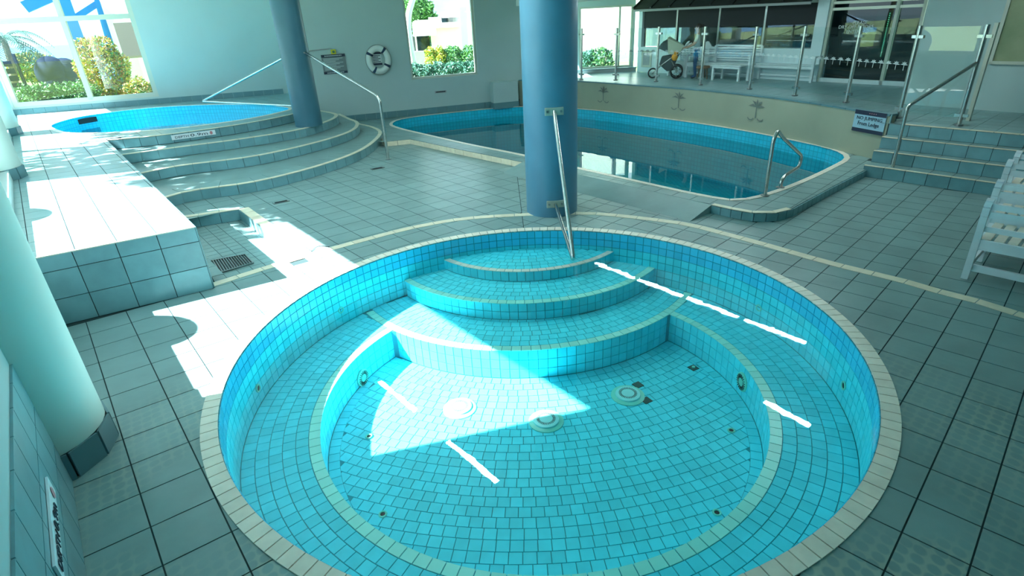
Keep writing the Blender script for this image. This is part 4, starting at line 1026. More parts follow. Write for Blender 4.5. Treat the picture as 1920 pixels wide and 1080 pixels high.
# ------------------------------------------------------------------ bits on the far wall and the floor
o = thing('vent_plate', 'narrow dark vent slot low on the far wall under the window', 'vent', tuple(onp(826, 172, NB, OB)))
add('slot_frame', MB().box(None, (.36, .03, .07), M4=Matrix.Translation(onp(826, 172, NB, OB)) @ Matrix.Rotation(math.atan2(fdn.y, fdn.x), 4, 'Z')), 'roof_grey', o); add('slot', MB().box(None, (.30, .04, .03), M4=Matrix.Translation(onp(826, 172, NB, OB)) @ Matrix.Rotation(math.atan2(fdn.y, fdn.x), 4, 'Z')), 'drain_dark', o)
o = thing('wall_box', 'low white boxed pier with tiled foot against the far wall', 'pier', (.0, 18.1, ZC)); p = Vector((*nbp(.02), 0))+n3*.18
add('body', MB().box(None, (.80, .36, .60), M4=Matrix.Translation(p+UPZ*.58) @ Matrix.Rotation(math.atan2(fdn.y, fdn.x), 4, 'Z')), 'wall', o)
add('foot', MB().box(None, (.82, .38, .18), M4=Matrix.Translation(p+UPZ*.2) @ Matrix.Rotation(math.atan2(fdn.y, fdn.x), 4, 'Z')), 'skirt', o)
for (x, y), t in (((708, 316), 'small dark floor inlet plate near the foot of the curved steps'), ((527, 379), 'small dark floor inlet plate in front of the lowest curved step')):
    c = at(x, y); o = thing('floor_plate', t, 'plate', tuple(c)); add('rim', MB().box((c.x, c.y, .004), (.26, .12, .008), .6), 'steel_dark', o); add('slot', MB().box((c.x, c.y, .008), (.2, .07, .006), .6), 'drain_dark', o)
tag(add('hair_tie', MB().tube(smooth_path([at(585, 472)+UPZ*.008, at(592, 465)+UPZ*.008, at(603, 462)+UPZ*.008, at(618, 464)+UPZ*.008], 5), .004, 6), 'black', None, True), 'thin dark curved strand lying on the sunlit floor by the foot bath', 'strand')
# ------------------------------------------------------------------ windows
def window(name, a, d, inset, u0, u1, z0, z1, us, zs, w, glass=True, material='frame_beige'):
    a, d = V2(a), V2(d).normalized(); n = Vector((-d.y, d.x)); root = bpy.data.objects.new(name, None); COL.objects.link(root); struct(root)
    def bx(p0, p1, q0, q1, t0, t1): c = a+d*(p0+p1)/2+n*(t0+t1)/2; return MB().box((c.x, c.y, (q0+q1)/2), (p1-p0, abs(t1-t0), q1-q0), math.atan2(d.y, d.x))
    U = [u0]+us+[u1]; Z = [z0]+zs+[z1]
    for u in (u0+w/2, u1-w/2): add('jamb', bx(u-w/2, u+w/2, z0, z1, inset-.02, inset+.08), material, root)
    for z in (z0+w/2, z1-w/2): add('rail', bx(u0+w, u1-w, z-w/2, z+w/2, inset-.02, inset+.08), material, root)
    for z in zs: add('transom', bx(u0+w, u1-w, z-w/2, z+w/2, inset-.03, inset+.08), material, root)
    for u in us:
        for za, zb in zip(Z, Z[1:]): add('mullion', bx(u-w/2, u+w/2, za+w/2, zb-w/2, inset-.02, inset+.08), material, root)
    if glass:
        for i in range(len(U)-1):
            for j in range(len(Z)-1): add('pane', bx(U[i]+w/2, U[i+1]-w/2, Z[j]+w/2, Z[j+1]-w/2, inset+.02, inset+.028), 'glass', root)
    return root
um_ = along(wl, dl, onp(150, 130, NL, OL)); zt_ = onp(100, 36, NL, OL).z
window('window_1', wl, dl, .03, s0, s1, .95, ZCE-.2, [um_], [zt_], .13)
window('window_2', JOG1, db, .10, t0, t1, 1.12, 3.35, [], [], .06)
window('window_3', W3a, W3b-W3a, .05, 2.1, 3.95, .86, 2.84, [3.5], [], .06)
o = thing('window_ledge', 'grey ledge below the bright terrace end window', 'ledge', (3.6, 20.95, ZT)); add('block', MB().box((3.7, 20.93, .80), (2.1, .34, .12)), 'roof_grey', o); add('top', MB().box((3.7, 20.92, .865), (2.16, .40, .02)), 'skirt', o)
# ------------------------------------------------------------------ tube lights on the ceiling
def tube(p, q, label, m_='tube_light', z=None):
    z = z or ZCE; d = (V2(q)-V2(p)); o = thing('ceiling_light', label, 'ceiling light', (*((V2(p)+V2(q))/2), z-.02), 'tube lights on the ceiling')
    add('housing', MB().beam((*p, z-.03), (*q, z-.03), .14, .05), 'light_body', o); add('tube', MB().beam((*p, z-.075), (*q, z-.075), .10, .03), m_, o)
    if z < ZCE-.1:
        for t in (.15, .85): c = V2(p).lerp(V2(q), t); add('hanger', MB().cyl((*c, z-.01), (*c, ZCE), .008, 6), 'steel_dark', o)
def mirror(x, y, zc=None): w = at(x, y, -.20); d = ray(x, y); k = ((zc or ZCE)-.09+.20)/-d.z; return (w.x+d.x*k, w.y+d.y*k)
for a, b, t in (((1434, 753), (1518, 796), 'tube light mirrored in the right side of the round spa'), ((838, 825), (932, 901), 'tube light mirrored in the middle of the round spa'), ((712, 715), (778, 768), 'tube light mirrored by the round wall inlet of the spa')): tube(mirror(*a), mirror(*b), t)
for k in (5, 11, 17):  # tube lights added out of view to brighten the terrace
    a, b = KERB[k].to_2d(), KERB[k+3].to_2d(); d = (b-a).normalized(); n = Vector((-d.y, d.x))*.45; p, q = a+n, a+n+d*1.3
    o = thing('ceiling_light', 'added tube light on the terrace ceiling, unseen behind the bulkhead', 'ceiling light', (*((p+q)/2), 3.1), 'added tube lights over the terrace')
    add('housing', MB().beam((*p, 3.095), (*q, 3.095), .14, .05), 'light_body', o); add('tube', MB().beam((*p, 3.05), (*q, 3.05), .10, .03), 'tube_dim', o)
a, b = V2(mirror(1114, 491, 3.0)), V2(mirror(1518, 644, 3.0))
for k in range(4): tube(a.lerp(b, k/4+.012), a.lerp(b, (k+1)/4-.012), ('tube light of the long mirrored row, end nearest the blue column', 'second tube light of the long mirrored row from the blue column', 'third tube light of the long mirrored row from the blue column', 'tube light of the long mirrored row, end nearest the white chairs')[k], 'tube_dim', 3.0)
# ------------------------------------------------------------------ white slatted chairs right of the spa (seen from behind)
def make_lounge(loc, rz, label):
    t = thing('slatted_chair', label, 'chair', (0, 0, 0), 'white slatted chairs beside the spa'); w, dp = 1.15, .66
    for x in (0, w):
        st = [Vector((x, .06, 0)), Vector((x, .03, .45)), Vector((x, .0, .68)), Vector((x, .0, .76)), Vector((x, .03, .80)), Vector((x, .08, .815))]
        mb = MB()
        for a, b in zip(st, st[1:]): mb.beam(a, b, .058, .05, (0, 1, 0))
        add('back_leg', mb, 'white_paint', t); add('front_leg', MB().box((x, dp, .21), (.055, .055, .42)), 'white_paint', t)
        add('side_rail', MB().beam((x, .05, .39), (x, dp, .39), .035, .08), 'white_paint', t); add('side_stretcher', MB().beam((x, .06, .14), (x, dp, .14), .03, .06), 'white_paint', t)
    add('stretcher', MB().beam((.02, .06, .13), (w-.02, .06, .13), .03, .07), 'white_paint', t); add('front_stretcher', MB().beam((.02, dp, .16), (w-.02, dp, .16), .03, .07), 'white_paint', t)
    add('apron', MB().beam((.02, .035, .385), (w-.02, .035, .385), .035, .10), 'white_paint', t); add('front_apron', MB().beam((.02, dp, .385), (w-.02, dp, .385), .035, .09), 'white_paint', t)
    for z, y, h in ((.775, .02, .055), (.70, 0, .06), (.55, .022, .05)): add('back_rail', MB().beam((.03, y, z), (w-.03, y, z), .028, h), 'white_paint', t)
    for k in range(11): add('seat_slat', MB().box((.06+.103*k, dp/2+.03, .43), (.075, dp-.04, .022)), 'seat_slat' if 'seat_slat' in M else 'cream_spa', t)
    t.location = loc; t.rotation_euler = (0, 0, rz); return t
crz = math.atan2(-.757, .653)
c0 = make_lounge((4.57, 5.0, 0), crz, 'white slatted chair seen from behind, nearest to the round spa')
for p, l in (((5.14, 5.58, 0), 'second white slatted chair of the row, partly behind the nearest'), ((5.88, 6.34, 0), 'third white slatted chair of the row, with a chipped back post'), ((6.30, 6.72, 0), 'farthest white slatted chair of the row, next to the steps')): dup(c0, p, crz, l)
# ------------------------------------------------------------------ terrace furniture
frz = math.atan2(fd.y, fd.x)
def make_bench(w, label, arch, group=None):
    t = thing('garden_bench' if w > 1 else 'garden_chair', label, 'bench' if w > 1 else 'chair', (0, 0, 0), group)
    for x in (-w/2, w/2):
        add('leg', MB().box((x, -.25, .30), (.06, .06, .60)), 'white_paint', t); add('leg', MB().box((x, .25, .43), (.06, .06, .86)), 'white_paint', t)
        add('armrest', MB().beam((x, -.28, .61), (x, .25, .61), .07, .035), 'white_paint', t)
    for k in range(6): add('seat_slat', MB().box((0, -.24+.085*k, .41), (w, .07, .025)), 'white_paint', t)
    add('apron', MB().box((0, -.25, .35), (w, .03, .07)), 'white_paint', t); add('stretcher', MB().box((0, .0, .12), (w, .03, .05)), 'white_paint', t)
    for k in range(6): add('back_slat', MB().box((0, .25, .47+.065*k), (w-.05, .022, .038)), 'white_paint', t)
    if arch:
        mb = MB(); n = 16; top = [(-w/2, .82)]+[(-w/2*.5+w*.5*i/n, .84+.14*math.sin(math.pi*i/n)) for i in range(n+1)]+[(w/2, .82)]
        for (x0, a), (x1, b) in zip(top, top[1:]): mb.add([(x0, .235, .80), (x1, .235, .80), (x1, .235, b), (x0, .235, a), (x0, .265, .80), (x1, .265, .80), (x1, .265, b), (x0, .265, a)], [(0, 1, 2, 3), (7, 6, 5, 4), (3, 2, 6, 7), (0, 4, 5, 1)])
        add('crest_rail', mb, 'white_paint', t)
        for k in (-.12, .12): add('back_stile', MB().box((k*w, .25, .62), (.04, .03, .40)), 'white_paint', t)
    else: add('top_rail', MB().box((0, .25, .86), (w, .03, .05)), 'white_paint', t)
    return t
b = make_bench(1.7, 'white garden bench with arched crest against the low terrace wall', True); q = at(1462, 152, ZT); b.location = (*(q.to_2d()+V2(fn)*.25), ZT); b.rotation_euler = (0, 0, frz)
b = make_bench(1.5, 'white slatted garden bench behind the coffee table', False); q = at(1372, 145, ZT); b.location = (*(FA+fd*fu(1382, 140)-fn*.34), ZT); b.rotation_euler = (0, 0, frz)
b = make_bench(.62, 'white arched garden chair between the person and the coffee table', True, 'white terrace chairs'); q = at(1330, 146, ZT); b.location = (*(FA+fd*fu(1330, 130)-fn*.45), ZT); b.rotation_euler = (0, 0, frz)
b = make_bench(.62, 'white garden chair behind the person next to the pram', True, 'white terrace chairs'); b.location = (*(FA+fd*fu(1290, 130)-fn*.30), ZT); b.rotation_euler = (0, 0, frz)
t = thing('coffee_table', 'low white table on the terrace in front of the slatted bench', 'table', tuple(at(1368, 150, ZT)), None, frz)
for p in ((-.42, -.22), (.42, -.22), (-.42, .22), (.42, .22)): add('leg', MB().box((*p, .19), (.055, .055, .38)), 'white_paint', None).parent = t
for k in range(5): add('top_slat', MB().box((0, -.22+.11*k, .40), (.98, .10, .03)), 'white_paint', None).parent = t
for y in (-.24, .24): add('apron', MB().box((0, y, .35), (.86, .025, .06)), 'white_paint', None).parent = t
q = at(1338, 146, ZT); q = Vector((*(FA+fd*fu(1352, 130)-fn*.85), ZT))
o = thing('wicker_stool', 'brown round stool beside the coffee table', 'stool', tuple(q)); add('seat', MB().tube([q+UPZ*.30, q+UPZ*.36], .19, 18), 'chair_tan', o, True)
for k in range(4): a = math.pi/4+k*math.pi/2; add('leg', MB().cyl(q+Vector((math.cos(a)*.15, math.sin(a)*.15, 0)), q+Vector((math.cos(a)*.12, math.sin(a)*.12, .31)), .018, 8), 'wood_brown', o)
# ------------------------------------------------------------------ pram
def placed(o, loc, rz): o.location = loc; o.rotation_euler = (0, 0, rz); return o
t = thing('pram', 'dark three wheeled pram with pale cloth over its hood on the terrace', 'pram', (0, 0, 0))
def wheel(x, y, r):
    w = add('wheel', MB().tube([Vector((x+math.cos(2*math.pi*k/24)*r, y, r+.02+math.sin(2*math.pi*k/24)*r)) for k in range(24)], .022, 8, closed=True), 'rubber', t, True)
    mb = MB()
    for k in range(8): a = math.pi*2*k/8; mb.beam((x, y, r+.02), (x+math.cos(a)*r, y, r+.02+math.sin(a)*r), .012, .008, (0, 1, 0))
    add('spokes', mb, 'steel', w); add('hub', MB().cyl((x, y-.03, r+.02), (x, y+.03, r+.02), .03, 10), 'steel_dark', w)
wheel(-.18, .24, .17); wheel(-.18, -.24, .17); wheel(.52, 0, .13)
for y in (-.2, .2):
    add('frame_tube', MB().tube(fillet([(.52, y*.15, .15), (.30, y, .36), (-.20, y, .72), (-.50, y*1.1, .98)], .1), .016, 8), 'steel_dark', t, True)
    add('frame_tube', MB().tube([(-.18, y*1.2, .19), (-.02, y, .5)], .014, 8), 'steel_dark', t, True)
add('handle', MB().tube([(-.50, -.22, .98), (-.53, 0, 1.0), (-.50, .22, .98)], .02, 8), 'rubber', t, True)
mb = MB(); prof = [(.34, .40), (.28, .62), (.02, .66), (-.16, .78), (-.24, .70), (-.12, .40), (-.22, .26), (.10, .20)]
n = len(prof); mb.add([(x, -.19, z) for x, z in prof]+[(x, .19, z) for x, z in prof], [tuple(range(n)), tuple(range(2*n-1, n-1, -1))]+[((i+1) % n, i, n+i, n+(i+1) % n) for i in range(n)])
add('seat_body', mb, 'pram_cloth', t, bevel=.03)
mb = MB(); vs = []
for i in range(9):
    a = math.radians(20+150*i/8)
    for j in range(9): b_ = -math.pi/2+math.pi*j/8; vs.append((.06+.36*math.cos(a)*math.cos(b_)*1.0, .24*math.sin(b_), .72+.38*math.sin(a)*math.cos(b_)))
mb.add(vs, [(i*9+j, i*9+j+1, (i+1)*9+j+1, (i+1)*9+j) for i in range(8) for j in range(8)]); add('hood', mb, 'pram_cloth', t, True)
mb = MB(); mb.add([(.14, -.27, 1.13), (-.34, -.24, .90), (-.20, -.27, .66), (.10, -.27, .70), (.14, .27, 1.13), (-.34, .24, .90), (-.20, .27, .66), (.10, .27, .70), (.08, 0, 1.16)], [(0, 1, 2, 3), (7, 6, 5, 4), (0, 8, 5, 1) if 0 else (0, 8, 1), (8, 4, 5), (8, 5, 1), (0, 3, 7, 4), (1, 5, 6, 2)]); add('hood_cover', mb, 'pram_cover', t)
pq = at(1256, 146, ZT); prz = math.radians(163); placed(t, tuple(pq), prz)
o = thing('soft_toy', 'orange soft toy hanging on the pram', 'toy', (0, 0, 0)); add('body', MB().ball((-.10, .30, .60), (.09, .07, .10), 12, 8), 'orange_toy', o, True); add('head', MB().ball((-.13, .30, .72), (.06, .05, .06), 12, 8), 'orange_toy', o, True)
placed(o, tuple(pq), prz)
# ------------------------------------------------------------------ person behind the pram
def person(loc, rz, s, label):
    root = thing('person', label, 'person', (0, 0, 0)); V, E_, R_ = [], [], []
    def node(p, r, par=None):
        V.append(Vector(p)*s); R_.append(r*s)
        if par is not None: E_.append((par, len(V)-1))
        return len(V)-1
    pel = node((0, 0, .93), .135); wa = node((0, 0, 1.06), .115, pel); ch = node((.01, 0, 1.26), .135, wa); nk = node((0, 0, 1.42), .052, ch); hb = node((.025, 0, 1.50), .062, nk); hd = node((.03, 0, 1.59), .088, hb); node((.02, 0, 1.665), .066, hd)
    for y in (-1, 1):
        sh = node((0, y*.165, 1.355), .056, ch); el = node((.10, y*.20, 1.10), .040, sh); wr = node((.33, y*.17, 1.00), .026, el); pm_ = node((.38, y*.165, .995), .030, wr)
        for k, (dy, l) in enumerate(((-.028, .062), (-.010, .075), (.010, .070), (.028, .055))):
            f1 = node((.41, y*.165+dy, .995), .0095, pm_); f2 = node((.41+l*.6, y*.165+dy, .985), .0085, f1); node((.41+l*.6, y*.165+dy, .955), .0075, f2)
        t1 = node((.385, y*.165-y*.035, 1.0), .010, pm_); node((.415, y*.165-y*.045, .985), .009, t1)
        hp = node((0, y*.088, .88), .098, pel); kn = node((.03, y*.10, .48), .062, hp); an = node((-.01, y*.10, .085), .042, kn); node((.13, y*.115, .035), .034, an)
    me = bpy.data.meshes.new('body'); me.from_pydata(V, E_, []); ob = bpy.data.objects.new('body', me); COL.objects.link(ob)
    sk = ob.modifiers.new('s', 'SKIN'); sk.use_smooth_shade = True
    for i, sv_ in enumerate(me.skin_vertices[0].data): sv_.radius = (R_[i], R_[i]); sv_.use_root = (i == 0)
    sb = ob.modifiers.new('d', 'SUBSURF'); sb.levels = 2; sb.render_levels = 2
    bpy.context.view_layer.update(); m2 = bpy.data.meshes.new_from_object(ob.evaluated_get(bpy.context.evaluated_depsgraph_get())); bpy.data.objects.remove(ob)
    m2.name = 'body'; m2.materials.clear()
    for k in ('skin', 'shirt', 'denim', 'rubber'): m2.materials.append(M[k])
    for p in m2.polygons:
        c = p.center/s; arm = abs(c.y) > .14 and c.x > .02 and c.z > .9
        p.material_index = 3 if c.z < .065 else 2 if c.z < .97 and not (c.x > .12) else 0 if c.z > 1.385 or (arm and c.z < 1.17) or c.x > .2 else 1
        p.use_smooth = True
    b = bpy.data.objects.new('body', m2); COL.objects.link(b); b.parent = root
    h = MB().ball(Vector((-.005, 0, 1.625))*s, tuple(x*s for x in (.105, .092, .10)), 16, 10); h.ball(Vector((-.12, 0, 1.64))*s, tuple(x*s for x in (.05, .05, .05)), 12, 8); add('hair', h, 'hair', root, True)
    for y in (-.034, .034): add('eye', MB().ball(Vector((.112, y, 1.595))*s, .010*s, 8, 6), 'black', root)
    add('nose', MB().ball(Vector((.122, 0, 1.572))*s, tuple(x*s for x in (.018, .012, .022)), 8, 6), 'skin', root, True); add('mouth', MB().ball(Vector((.108, 0, 1.538))*s, tuple(x*s for x in (.008, .022, .006)), 8, 6), 'red_ink', root, True)
    for y in (-.09, .09): add('ear', MB().ball(Vector((.02, y, 1.585))*s, tuple(x*s for x in (.018, .010, .028)), 8, 6), 'skin', root, True)
    return placed(root, loc, rz)
person(tuple(at(1302, 147.5, ZT)), math.radians(165), 1.47/1.70, 'person with dark tied hair in pale shirt and jeans behind the pram')
# ------------------------------------------------------------------ garden outside
GZ = .45
foot = [lw(-7.5, -.85), lw(23.1, -.85), (CORN[0]-.2, CORN[1]+.35), (JOG2[0], JOG2[1]+.32), (JOG1[0]+.2, JOG1[1]+.5), (.8, 19.0), (.9, 21.5), (5.0, 21.5), tuple(FB+Vector((2.2, 1.5))), (16, 6), (16, 0)]
pav = [lw(-9, -.86), lw(24, -.86), lw(24, -5.2), lw(-9, -5.2)]
struct(add('bounce_paving', MB().prism(pav, GZ-.1, GZ+.02), 'bounce_paving'))  # unseen pale strip, added to bounce less green light indoors
lawn = [(-60, -60), (60, -60), (60, 62), (12, 62), (-12, 56), (-24, 36), (-40, 22), (-60, -5)]
struct(add('ground', sheet([lawn, foot[::-1]], GZ), 'lawn'))
struct(add('sea', MB().add([(-2500, -200, -7), (300, 12, -7), (300, 2500, -7), (-2500, 2500, -7)], [(0, 1, 2, 3)]), 'sea'))
rng = np.random.default_rng(5)
def foliage(c, r, n, size, material, parent, fill=.55, name='foliage'):
    if fill > .4: n = int(n*2.6); size = size*.62
    c = np.array(c); r = np.array(r, float); d = rng.normal(size=(n, 3)); d /= np.linalg.norm(d, axis=1)[:, None]
    k = fill+(1-fill)*rng.random(n)**.6; lump = 1+.16*np.sin(d[:, 0]*7+c[0])*np.cos(d[:, 2]*6+c[1])
    P = c+d*r*(k*lump)[:, None]
    a = rng.normal(size=(n, 3))+d*.6; a /= np.linalg.norm(a, axis=1)[:, None]; b = np.cross(a, rng.normal(size=(n, 3))); b /= np.linalg.norm(b, axis=1)[:, None]
    s = size*(.5+.7*rng.random(n))[:, None]; nn = np.cross(a, b)*s*.18
    vs = np.stack([P-a*s, P+b*s*.45+nn, P+a*s, P-b*s*.45+nn], 1).reshape(-1, 3)
    mb = MB(); mb.v = [tuple(v) for v in vs]; mb.f = [(4*i, 4*i+1, 4*i+2, 4*i+3) for i in range(n)]
    return add(name, mb, material, parent, kind='stuff')
def bush(label, c, r, n, size, mats, cat='bush', stem=True, group=None):
    base = Vector((c[0], c[1], GZ)); o = thing('bush' if cat == 'bush' else 'hedge', label, cat, tuple(base), group)
    for i, m_ in enumerate(mats): foliage(c, r, n//len(mats), size, m_, o)
    if stem:
        for k in range(4):
            a = 1.57*k+.4; add('stem', MB().tube([base+Vector((math.cos(a)*.06, math.sin(a)*.06, 0)), Vector(c)+Vector((math.cos(a)*r[0]*.5, math.sin(a)*r[1]*.5, r[2]*.2))], [.03, .012], 6), 'bark', o, True)
    return o
def frond(base, d, ln, droop, parent, w=.5, n=22, name='frond'):
    d = Vector(d).normalized(); mb = MB(); sp_ = []
    for i in range(n+1):
        t = i/n; sp_.append(Vector(base)+Vector((d.x, d.y, 0))*ln*t*(1-.15*t)+UPZ*(d.z*ln*t-droop*ln*t*t))
    mb.tube(sp_, [.02*(1-.8*i/n) for i in range(n+1)], 5)
    s = Vector((-d.y, d.x, 0)).normalized()
    for i in range(2, n+1):
        f = (sp_[i]-sp_[i-1]).normalized(); l_ = w*math.sin(math.pi*(.12+.83*i/n))
        for q in (-1, 1):
            tip = sp_[i]+s*q*l_*.8+f*l_*.45-UPZ*l_*.35; mb.add([sp_[i]-f*.02, sp_[i]+f*.025, tip], [(0, 1, 2)])
    return add(name, mb, 'palm_leaf', parent)
def palm(label, base, top, ln, k, w=.5, droop=.5):
    o = thing('palm_tree', label, 'palm', tuple(base)); base, top = Vector(base), Vector(top); mid = (base+top)/2+Vector((.15, 0, 0))
    add('trunk', MB().tube(smooth_path([base, mid, top], 6), [.16-.006*i for i in range(13)], 10), 'bark', o, True)
    for i in range(k):
        a = 2.4*i; e = .9-1.3*(i/k); frond(top, (math.cos(a), math.sin(a), e), ln*(.85+.3*random.random()), droop, o, w)
    return o
def gnd(x, y, dist): q = away(x, y, dist); return Vector((q.x, q.y, GZ))
# through the big window at left
c = away(196, 136, 24.6); bush('tall yellow and green flowering bush outside the left window', (c.x, c.y, 1.62), (.78, .75, 1.12), 2400, .11, ('leaf_yellow', 'leaf_yellow', 'leaf_green', 'leaf_red'))
for (x, y, r, l) in ((52, 170, .62, 'low green bush in the lower left corner of the left window'), (98, 172, .55, 'low green bush in the middle of the left window'), (146, 168, .66, 'leafy green bush left of the window mullion')):
    c = away(x, y, 23.6); bush(l, (c.x, c.y, .95), (r, r*.8, .55), 900, .10, ('leaf_green', 'leaf_green', 'leaf_dark'))
c = away(262, 172, 22.8); bush('small yellow and red bush at the right of the left window', (c.x, c.y, .95), (.5, .5, .5), 900, .09, ('leaf_yellow', 'leaf_green', 'leaf_red'))
c = away(56, 112, 31); bush('pale green shrub before the sea in the left window', (c.x, c.y, 1.75), (.8, .7, .6), 900, .15, ('leaf_green', 'leaf_yellow'))
palm('tall blue green palm at the left edge of the left window', gnd(8, 150, 30), away(6, 72, 30), 1.9, 18, .42, .75)
a, b = gnd(20, 150, 33), gnd(185, 148, 33)
tag(add('garden_wall', MB().beam(a+UPZ*.55, b+UPZ*.55, .25, 1.1), 'beige_render'), 'low beige garden wall at the sea side behind the bushes', 'wall')
for (x, y, rr, l) in ((97, 131, .62, 'dark round boulder left of its twin on the garden wall'), (124, 133, .60, 'dark round boulder right of its twin by the window mullion')):
    c = away(x, y, 29); tag(add('boulder', MB().ball((c.x, c.y, c.z-.15), (rr, rr*.8, rr*1.05), 18, 10).ball((c.x+.1, c.y, GZ+.4), (rr*1.05, rr*.9, .9), 16, 8), 'boulder', None, True), l, 'boulder')
o = thing('reflection_slats', 'dark blue slats built for a reflection at the lower left of the left window', 'reflection', tuple(gnd(10, 150, 25)))  # solid slats added in place of a dark reflection in the glass
a, b = away(-30, 120, 25), away(30, 122, 25)
for k in range(7): add('slat', MB().beam((a.x, a.y, .75+.22*k), (b.x-.02*k, b.y, .75+.22*k), .05, .16), 'boulder', o)
for p in (a, b): add('post', MB().box((p.x, p.y+.06, 1.4), (.07, .07, 1.9)), 'boulder', o)
o = thing('steel_tower', 'bright blue steel lattice legs rising beyond the flowering bush', 'tower', tuple(gnd(190, 150, 28)))
a0, a1, b0, b1 = away(104, -40, 28), away(163, 118, 28), away(178, -40, 28), away(219, 118, 28)
a1.z = b1.z = GZ
for p, q in ((a1, a0), (b1, b0)): add('leg', MB().beam(p+(p-q).normalized()*0, q, .42, .42), 'steel_blue', o)
add('brace', MB().beam(away(142, 33, 28), away(190, 2, 28), .16, .2), 'steel_blue', o)
add('arm', MB().beam(away(46, 14, 28), away(110, -14, 28), .3, .36), 'steel_blue', o); add('brace', MB().beam(away(110, -20, 28), away(184, -30, 28), .2, .2), 'steel_blue', o)
o = thing('neighbour_building', 'white rendered building corner with shaded box at the right of the left window', 'building', tuple(gnd(240, 150, 27)))
a, b = away(206, 60, 27.5), away(244, 60, 27.5); add('pier', MB().box(((a.x+b.x)/2, (a.y+b.y)/2+.6, 3.2), (.75, 1.2, 5.6)), 'render_white', o)
a, b = away(228, 58, 25.6), away(285, 120, 25.6); add('box', MB().box(((a.x+b.x)/2+.2, a.y+.5, 2.55), (1.35, 1.0, 1.15)), 'beige_render_shaded', o); add('wall', MB().box((b.x+.9, b.y+1.6, 2.6), (2.4, 1.0, 4.4)), 'beige_render', o)
# through the tall window
def hedge(label, x0, x1, ytop, dist, depth, mats, n, size, zt=None):
    a, b = gnd(x0, 100, dist), gnd(x1, 100, dist); z = zt or away((x0+x1)/2, ytop, dist).z; d = (b-a); o = thing('hedge', label, 'hedge', tuple((a+b)/2)); m_ = max(2, int(d.length/.8))
    for i in range(m_):
        c = a.lerp(b, (i+.5)/m_)
        for k in mats: foliage((c.x, c.y+depth/2, (GZ+z)/2), (d.length/m_*.72, depth*.6, (z-GZ)*.56), n//(m_*len(mats)), size, k, o, .7)
    return o
hedge('dark blue green clipped hedge right outside the tall window', 755, 900, 121, 20.0, .8, ('leaf_blue', 'leaf_dark', 'leaf_blue'), 4200, .09)
hedge('yellow leaved hedge behind the dark hedge at the left of the tall window', 797, 832, 90, 24.0, .7, ('leaf_yellow', 'leaf_yellow', 'leaf_green'), 1600, .10)
hedge('mid green clipped hedge behind the dark hedge at the right of the tall window', 830, 900, 88, 24.2, .8, ('leaf_green', 'leaf_green', 'leaf_blue'), 2600, .10)
o = thing('white_house', 'white flat roofed house beyond the hedges with dark upper windows', 'house', tuple(gnd(840, 100, 33)))
def hb(x0, x1, y0, y1, d0, dep, m_, nm, zb=None):
    a, b = away(x0, y0, d0), away(x1, y0, d0); lo = GZ if y1 is None else away((x0+x1)/2, y1, d0).z; u = (b-a).to_2d(); c = (a+b)/2
    return add(nm, MB().box((c.x, c.y+dep/2, (a.z+lo)/2), (u.length, dep, a.z-lo), math.atan2(u.y, u.x)), m_, o)
hb(802, 925, 45, None, 33, 3, 'render_white', 'wall'); hb(762, 806, 39, 68, 31.5, 4, 'render_white', 'roof_block'); hb(800, 860, 44, 52, 32.6, 2, 'render_white', 'balcony'); hb(826, 858, 27, 33, 33.2, 1.6, 'roof_grey', 'eave')
hb(800, 858, 33, 45, 34.5, 2, 'render_white', 'upper_wall'); hb(827, 838, 33, 45, 34.3, .3, 'dark_glass', 'window'); hb(843, 848, 34, 44, 34.3, .3, 'roof_grey', 'window')
hb(764, 804, 68, 99, 33.5, .4, 'dark_glass', 'door_recess'); hb(777, 780, 68, 99, 33.2, .2, 'render_white', 'door_post'); hb(740, 806, 99, None, 33, 1.5, 'roof_grey', 'terrace_base')
a = gnd(872, 92, 26); tag(add('lamp_post', MB().beam(a, away(868, 14, 26), .26, .26), 'roof_grey'), 'pale grey square post at the right of the tall window', 'post')
o = thing('tree', 'green tree behind the flat roof seen in the tall window', 'tree', tuple(gnd(790, 60, 40)))
c = away(786, 28, 40); foliage((c.x, c.y, c.z), (1.1, 1.0, 1.1), 900, .24, 'leaf_green', o); foliage((c.x, c.y, c.z), (1.0, .9, .9), 500, .24, 'leaf_dark', o); add('trunk', MB().tube([gnd(790, 60, 40), c], [.2, .1], 8), 'bark', o, True)
hedge('distant green tree line above the flat roof', 796, 832, 32, 44, 1.0, ('leaf_green', 'leaf_dark'), 900, .22)
o = thing('tree', 'pale leaning tree trunk with leaves at the left edge of the tall window', 'tree', tuple(gnd(775, 140, 21.5)))
add('trunk', MB().tube(smooth_path([gnd(780, 130, 21.5), away(768, 80, 21.5), away(766, 30, 21.5), away(778, -12, 21.5)], 6), [.14-.003*i for i in range(19)], 10), 'render_white', o, True)
c = away(762, 14, 22.5); foliage(tuple(c), (.45, .5, .5), 500, .10, 'leaf_green', o)
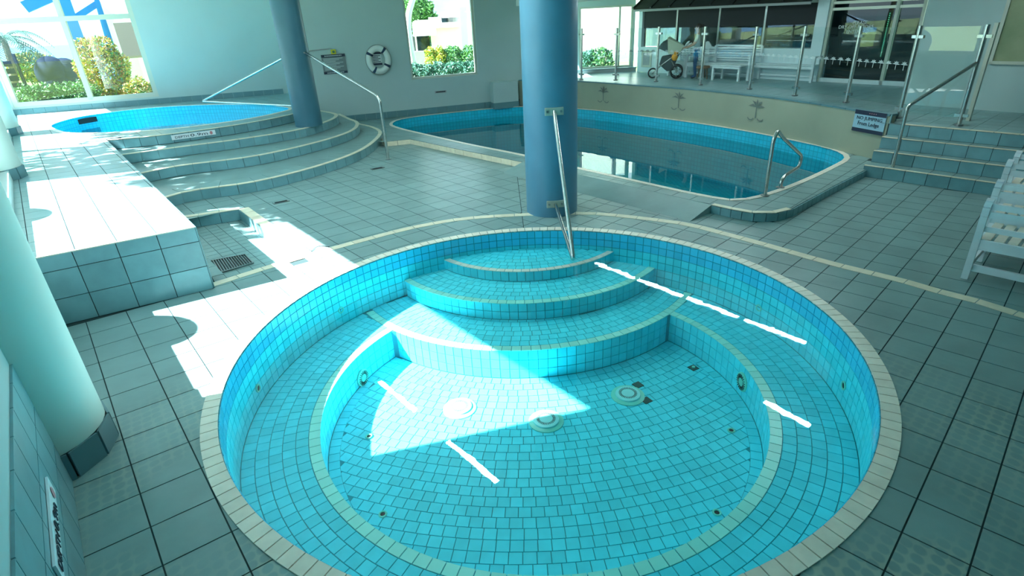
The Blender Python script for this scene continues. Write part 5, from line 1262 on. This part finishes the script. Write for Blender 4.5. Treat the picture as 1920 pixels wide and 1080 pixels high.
# beyond the terrace end window
o = thing('white_outbuilding', 'sunlit white garden building beyond the terrace end window', 'building', (4, 29.5, GZ)); add('wall', MB().box((4.5, 30, 2.6), (9, 1.0, 4.6)), 'render_white', o); add('plinth', MB().box((4.5, 29.4, .6), (9, .3, .5)), 'roof_grey', o)
for (x, y, r, l) in ((1128, 111, .48, 'green leafy plant outside the terrace end window'), (1104, 112, .36, 'thin pale plant left of the leafy plant outside the terrace end window')):
    c = away(x, y, 24.5); bush(l, (c.x, c.y, c.z), (r, r, r*1.05), 420, .12, ('leaf_green', 'leaf_dark') if r > .4 else ('leaf_blue',))
# garden at the left, outside the row of openings: it throws the dappled shade
o = thing('tree', 'light crowned garden tree outside the left openings by the platform', 'tree', (-11.6, 7.6, GZ))
foliage((-11.0, 9.3, 4.4), (1.3, 1.7, 1.0), 330, .26, 'leaf_green', o, .3); foliage((-11.2, 12.2, 4.3), (1.4, 1.6, 1.0), 300, .26, 'leaf_green', o, .3); foliage((-10.6, 7.5, 6.5), (1.0, 1.3, .8), 260, .26, 'leaf_green', o, .3); add('trunk', MB().tube(smooth_path([Vector((-11.6, 10.6, GZ)), Vector((-11.5, 10.5, 2.6)), Vector((-11.1, 10.4, 4.2))], 5), [.14-.006*i for i in range(11)], 8), 'bark', o, True)
palm('slender garden palm outside the left openings shading the curved steps', (-12.2, 9.0, GZ), (-11.6, 8.7, 6.9), 1.9, 16, .5, .55)
for (x, y, l) in ((-4.90, 4.47, 'round backed garden chair outside the sill by the round spa'), (-6.53, 6.39, 'round backed garden chair outside the sill by the platform')):
    o = thing('round_chair', l, 'chair', (x, y, GZ), 'round backed chairs outside the sill'); b = Vector((x, y, GZ))
    add('seat', MB().tube([b+UPZ*.20, b+UPZ*.25], .36, 20), 'white_paint', o, True)
    wd3 = Vector((*WD, 0)); k = 20; nn_ = Vector((*WN, 0))*.02
    ring = [b+UPZ*.78+wd3*math.cos(math.pi*i/k)*.43+UPZ*math.sin(math.pi*i/k)*.42 for i in range(k+1)]+[b+UPZ*.24-wd3*.34, b+UPZ*.24+wd3*.34]
    add('backrest', MB().slab(ring, Vector((*WN, 0)), .03), 'white_paint', o)
    for sx in (-.25, .25):
        for sy in (-.2, .2): p = b+wd3*sx+Vector((*WN, 0))*sy; add('leg', MB().cyl(p, p+UPZ*.22, .02, 8), 'steel_dark', o)
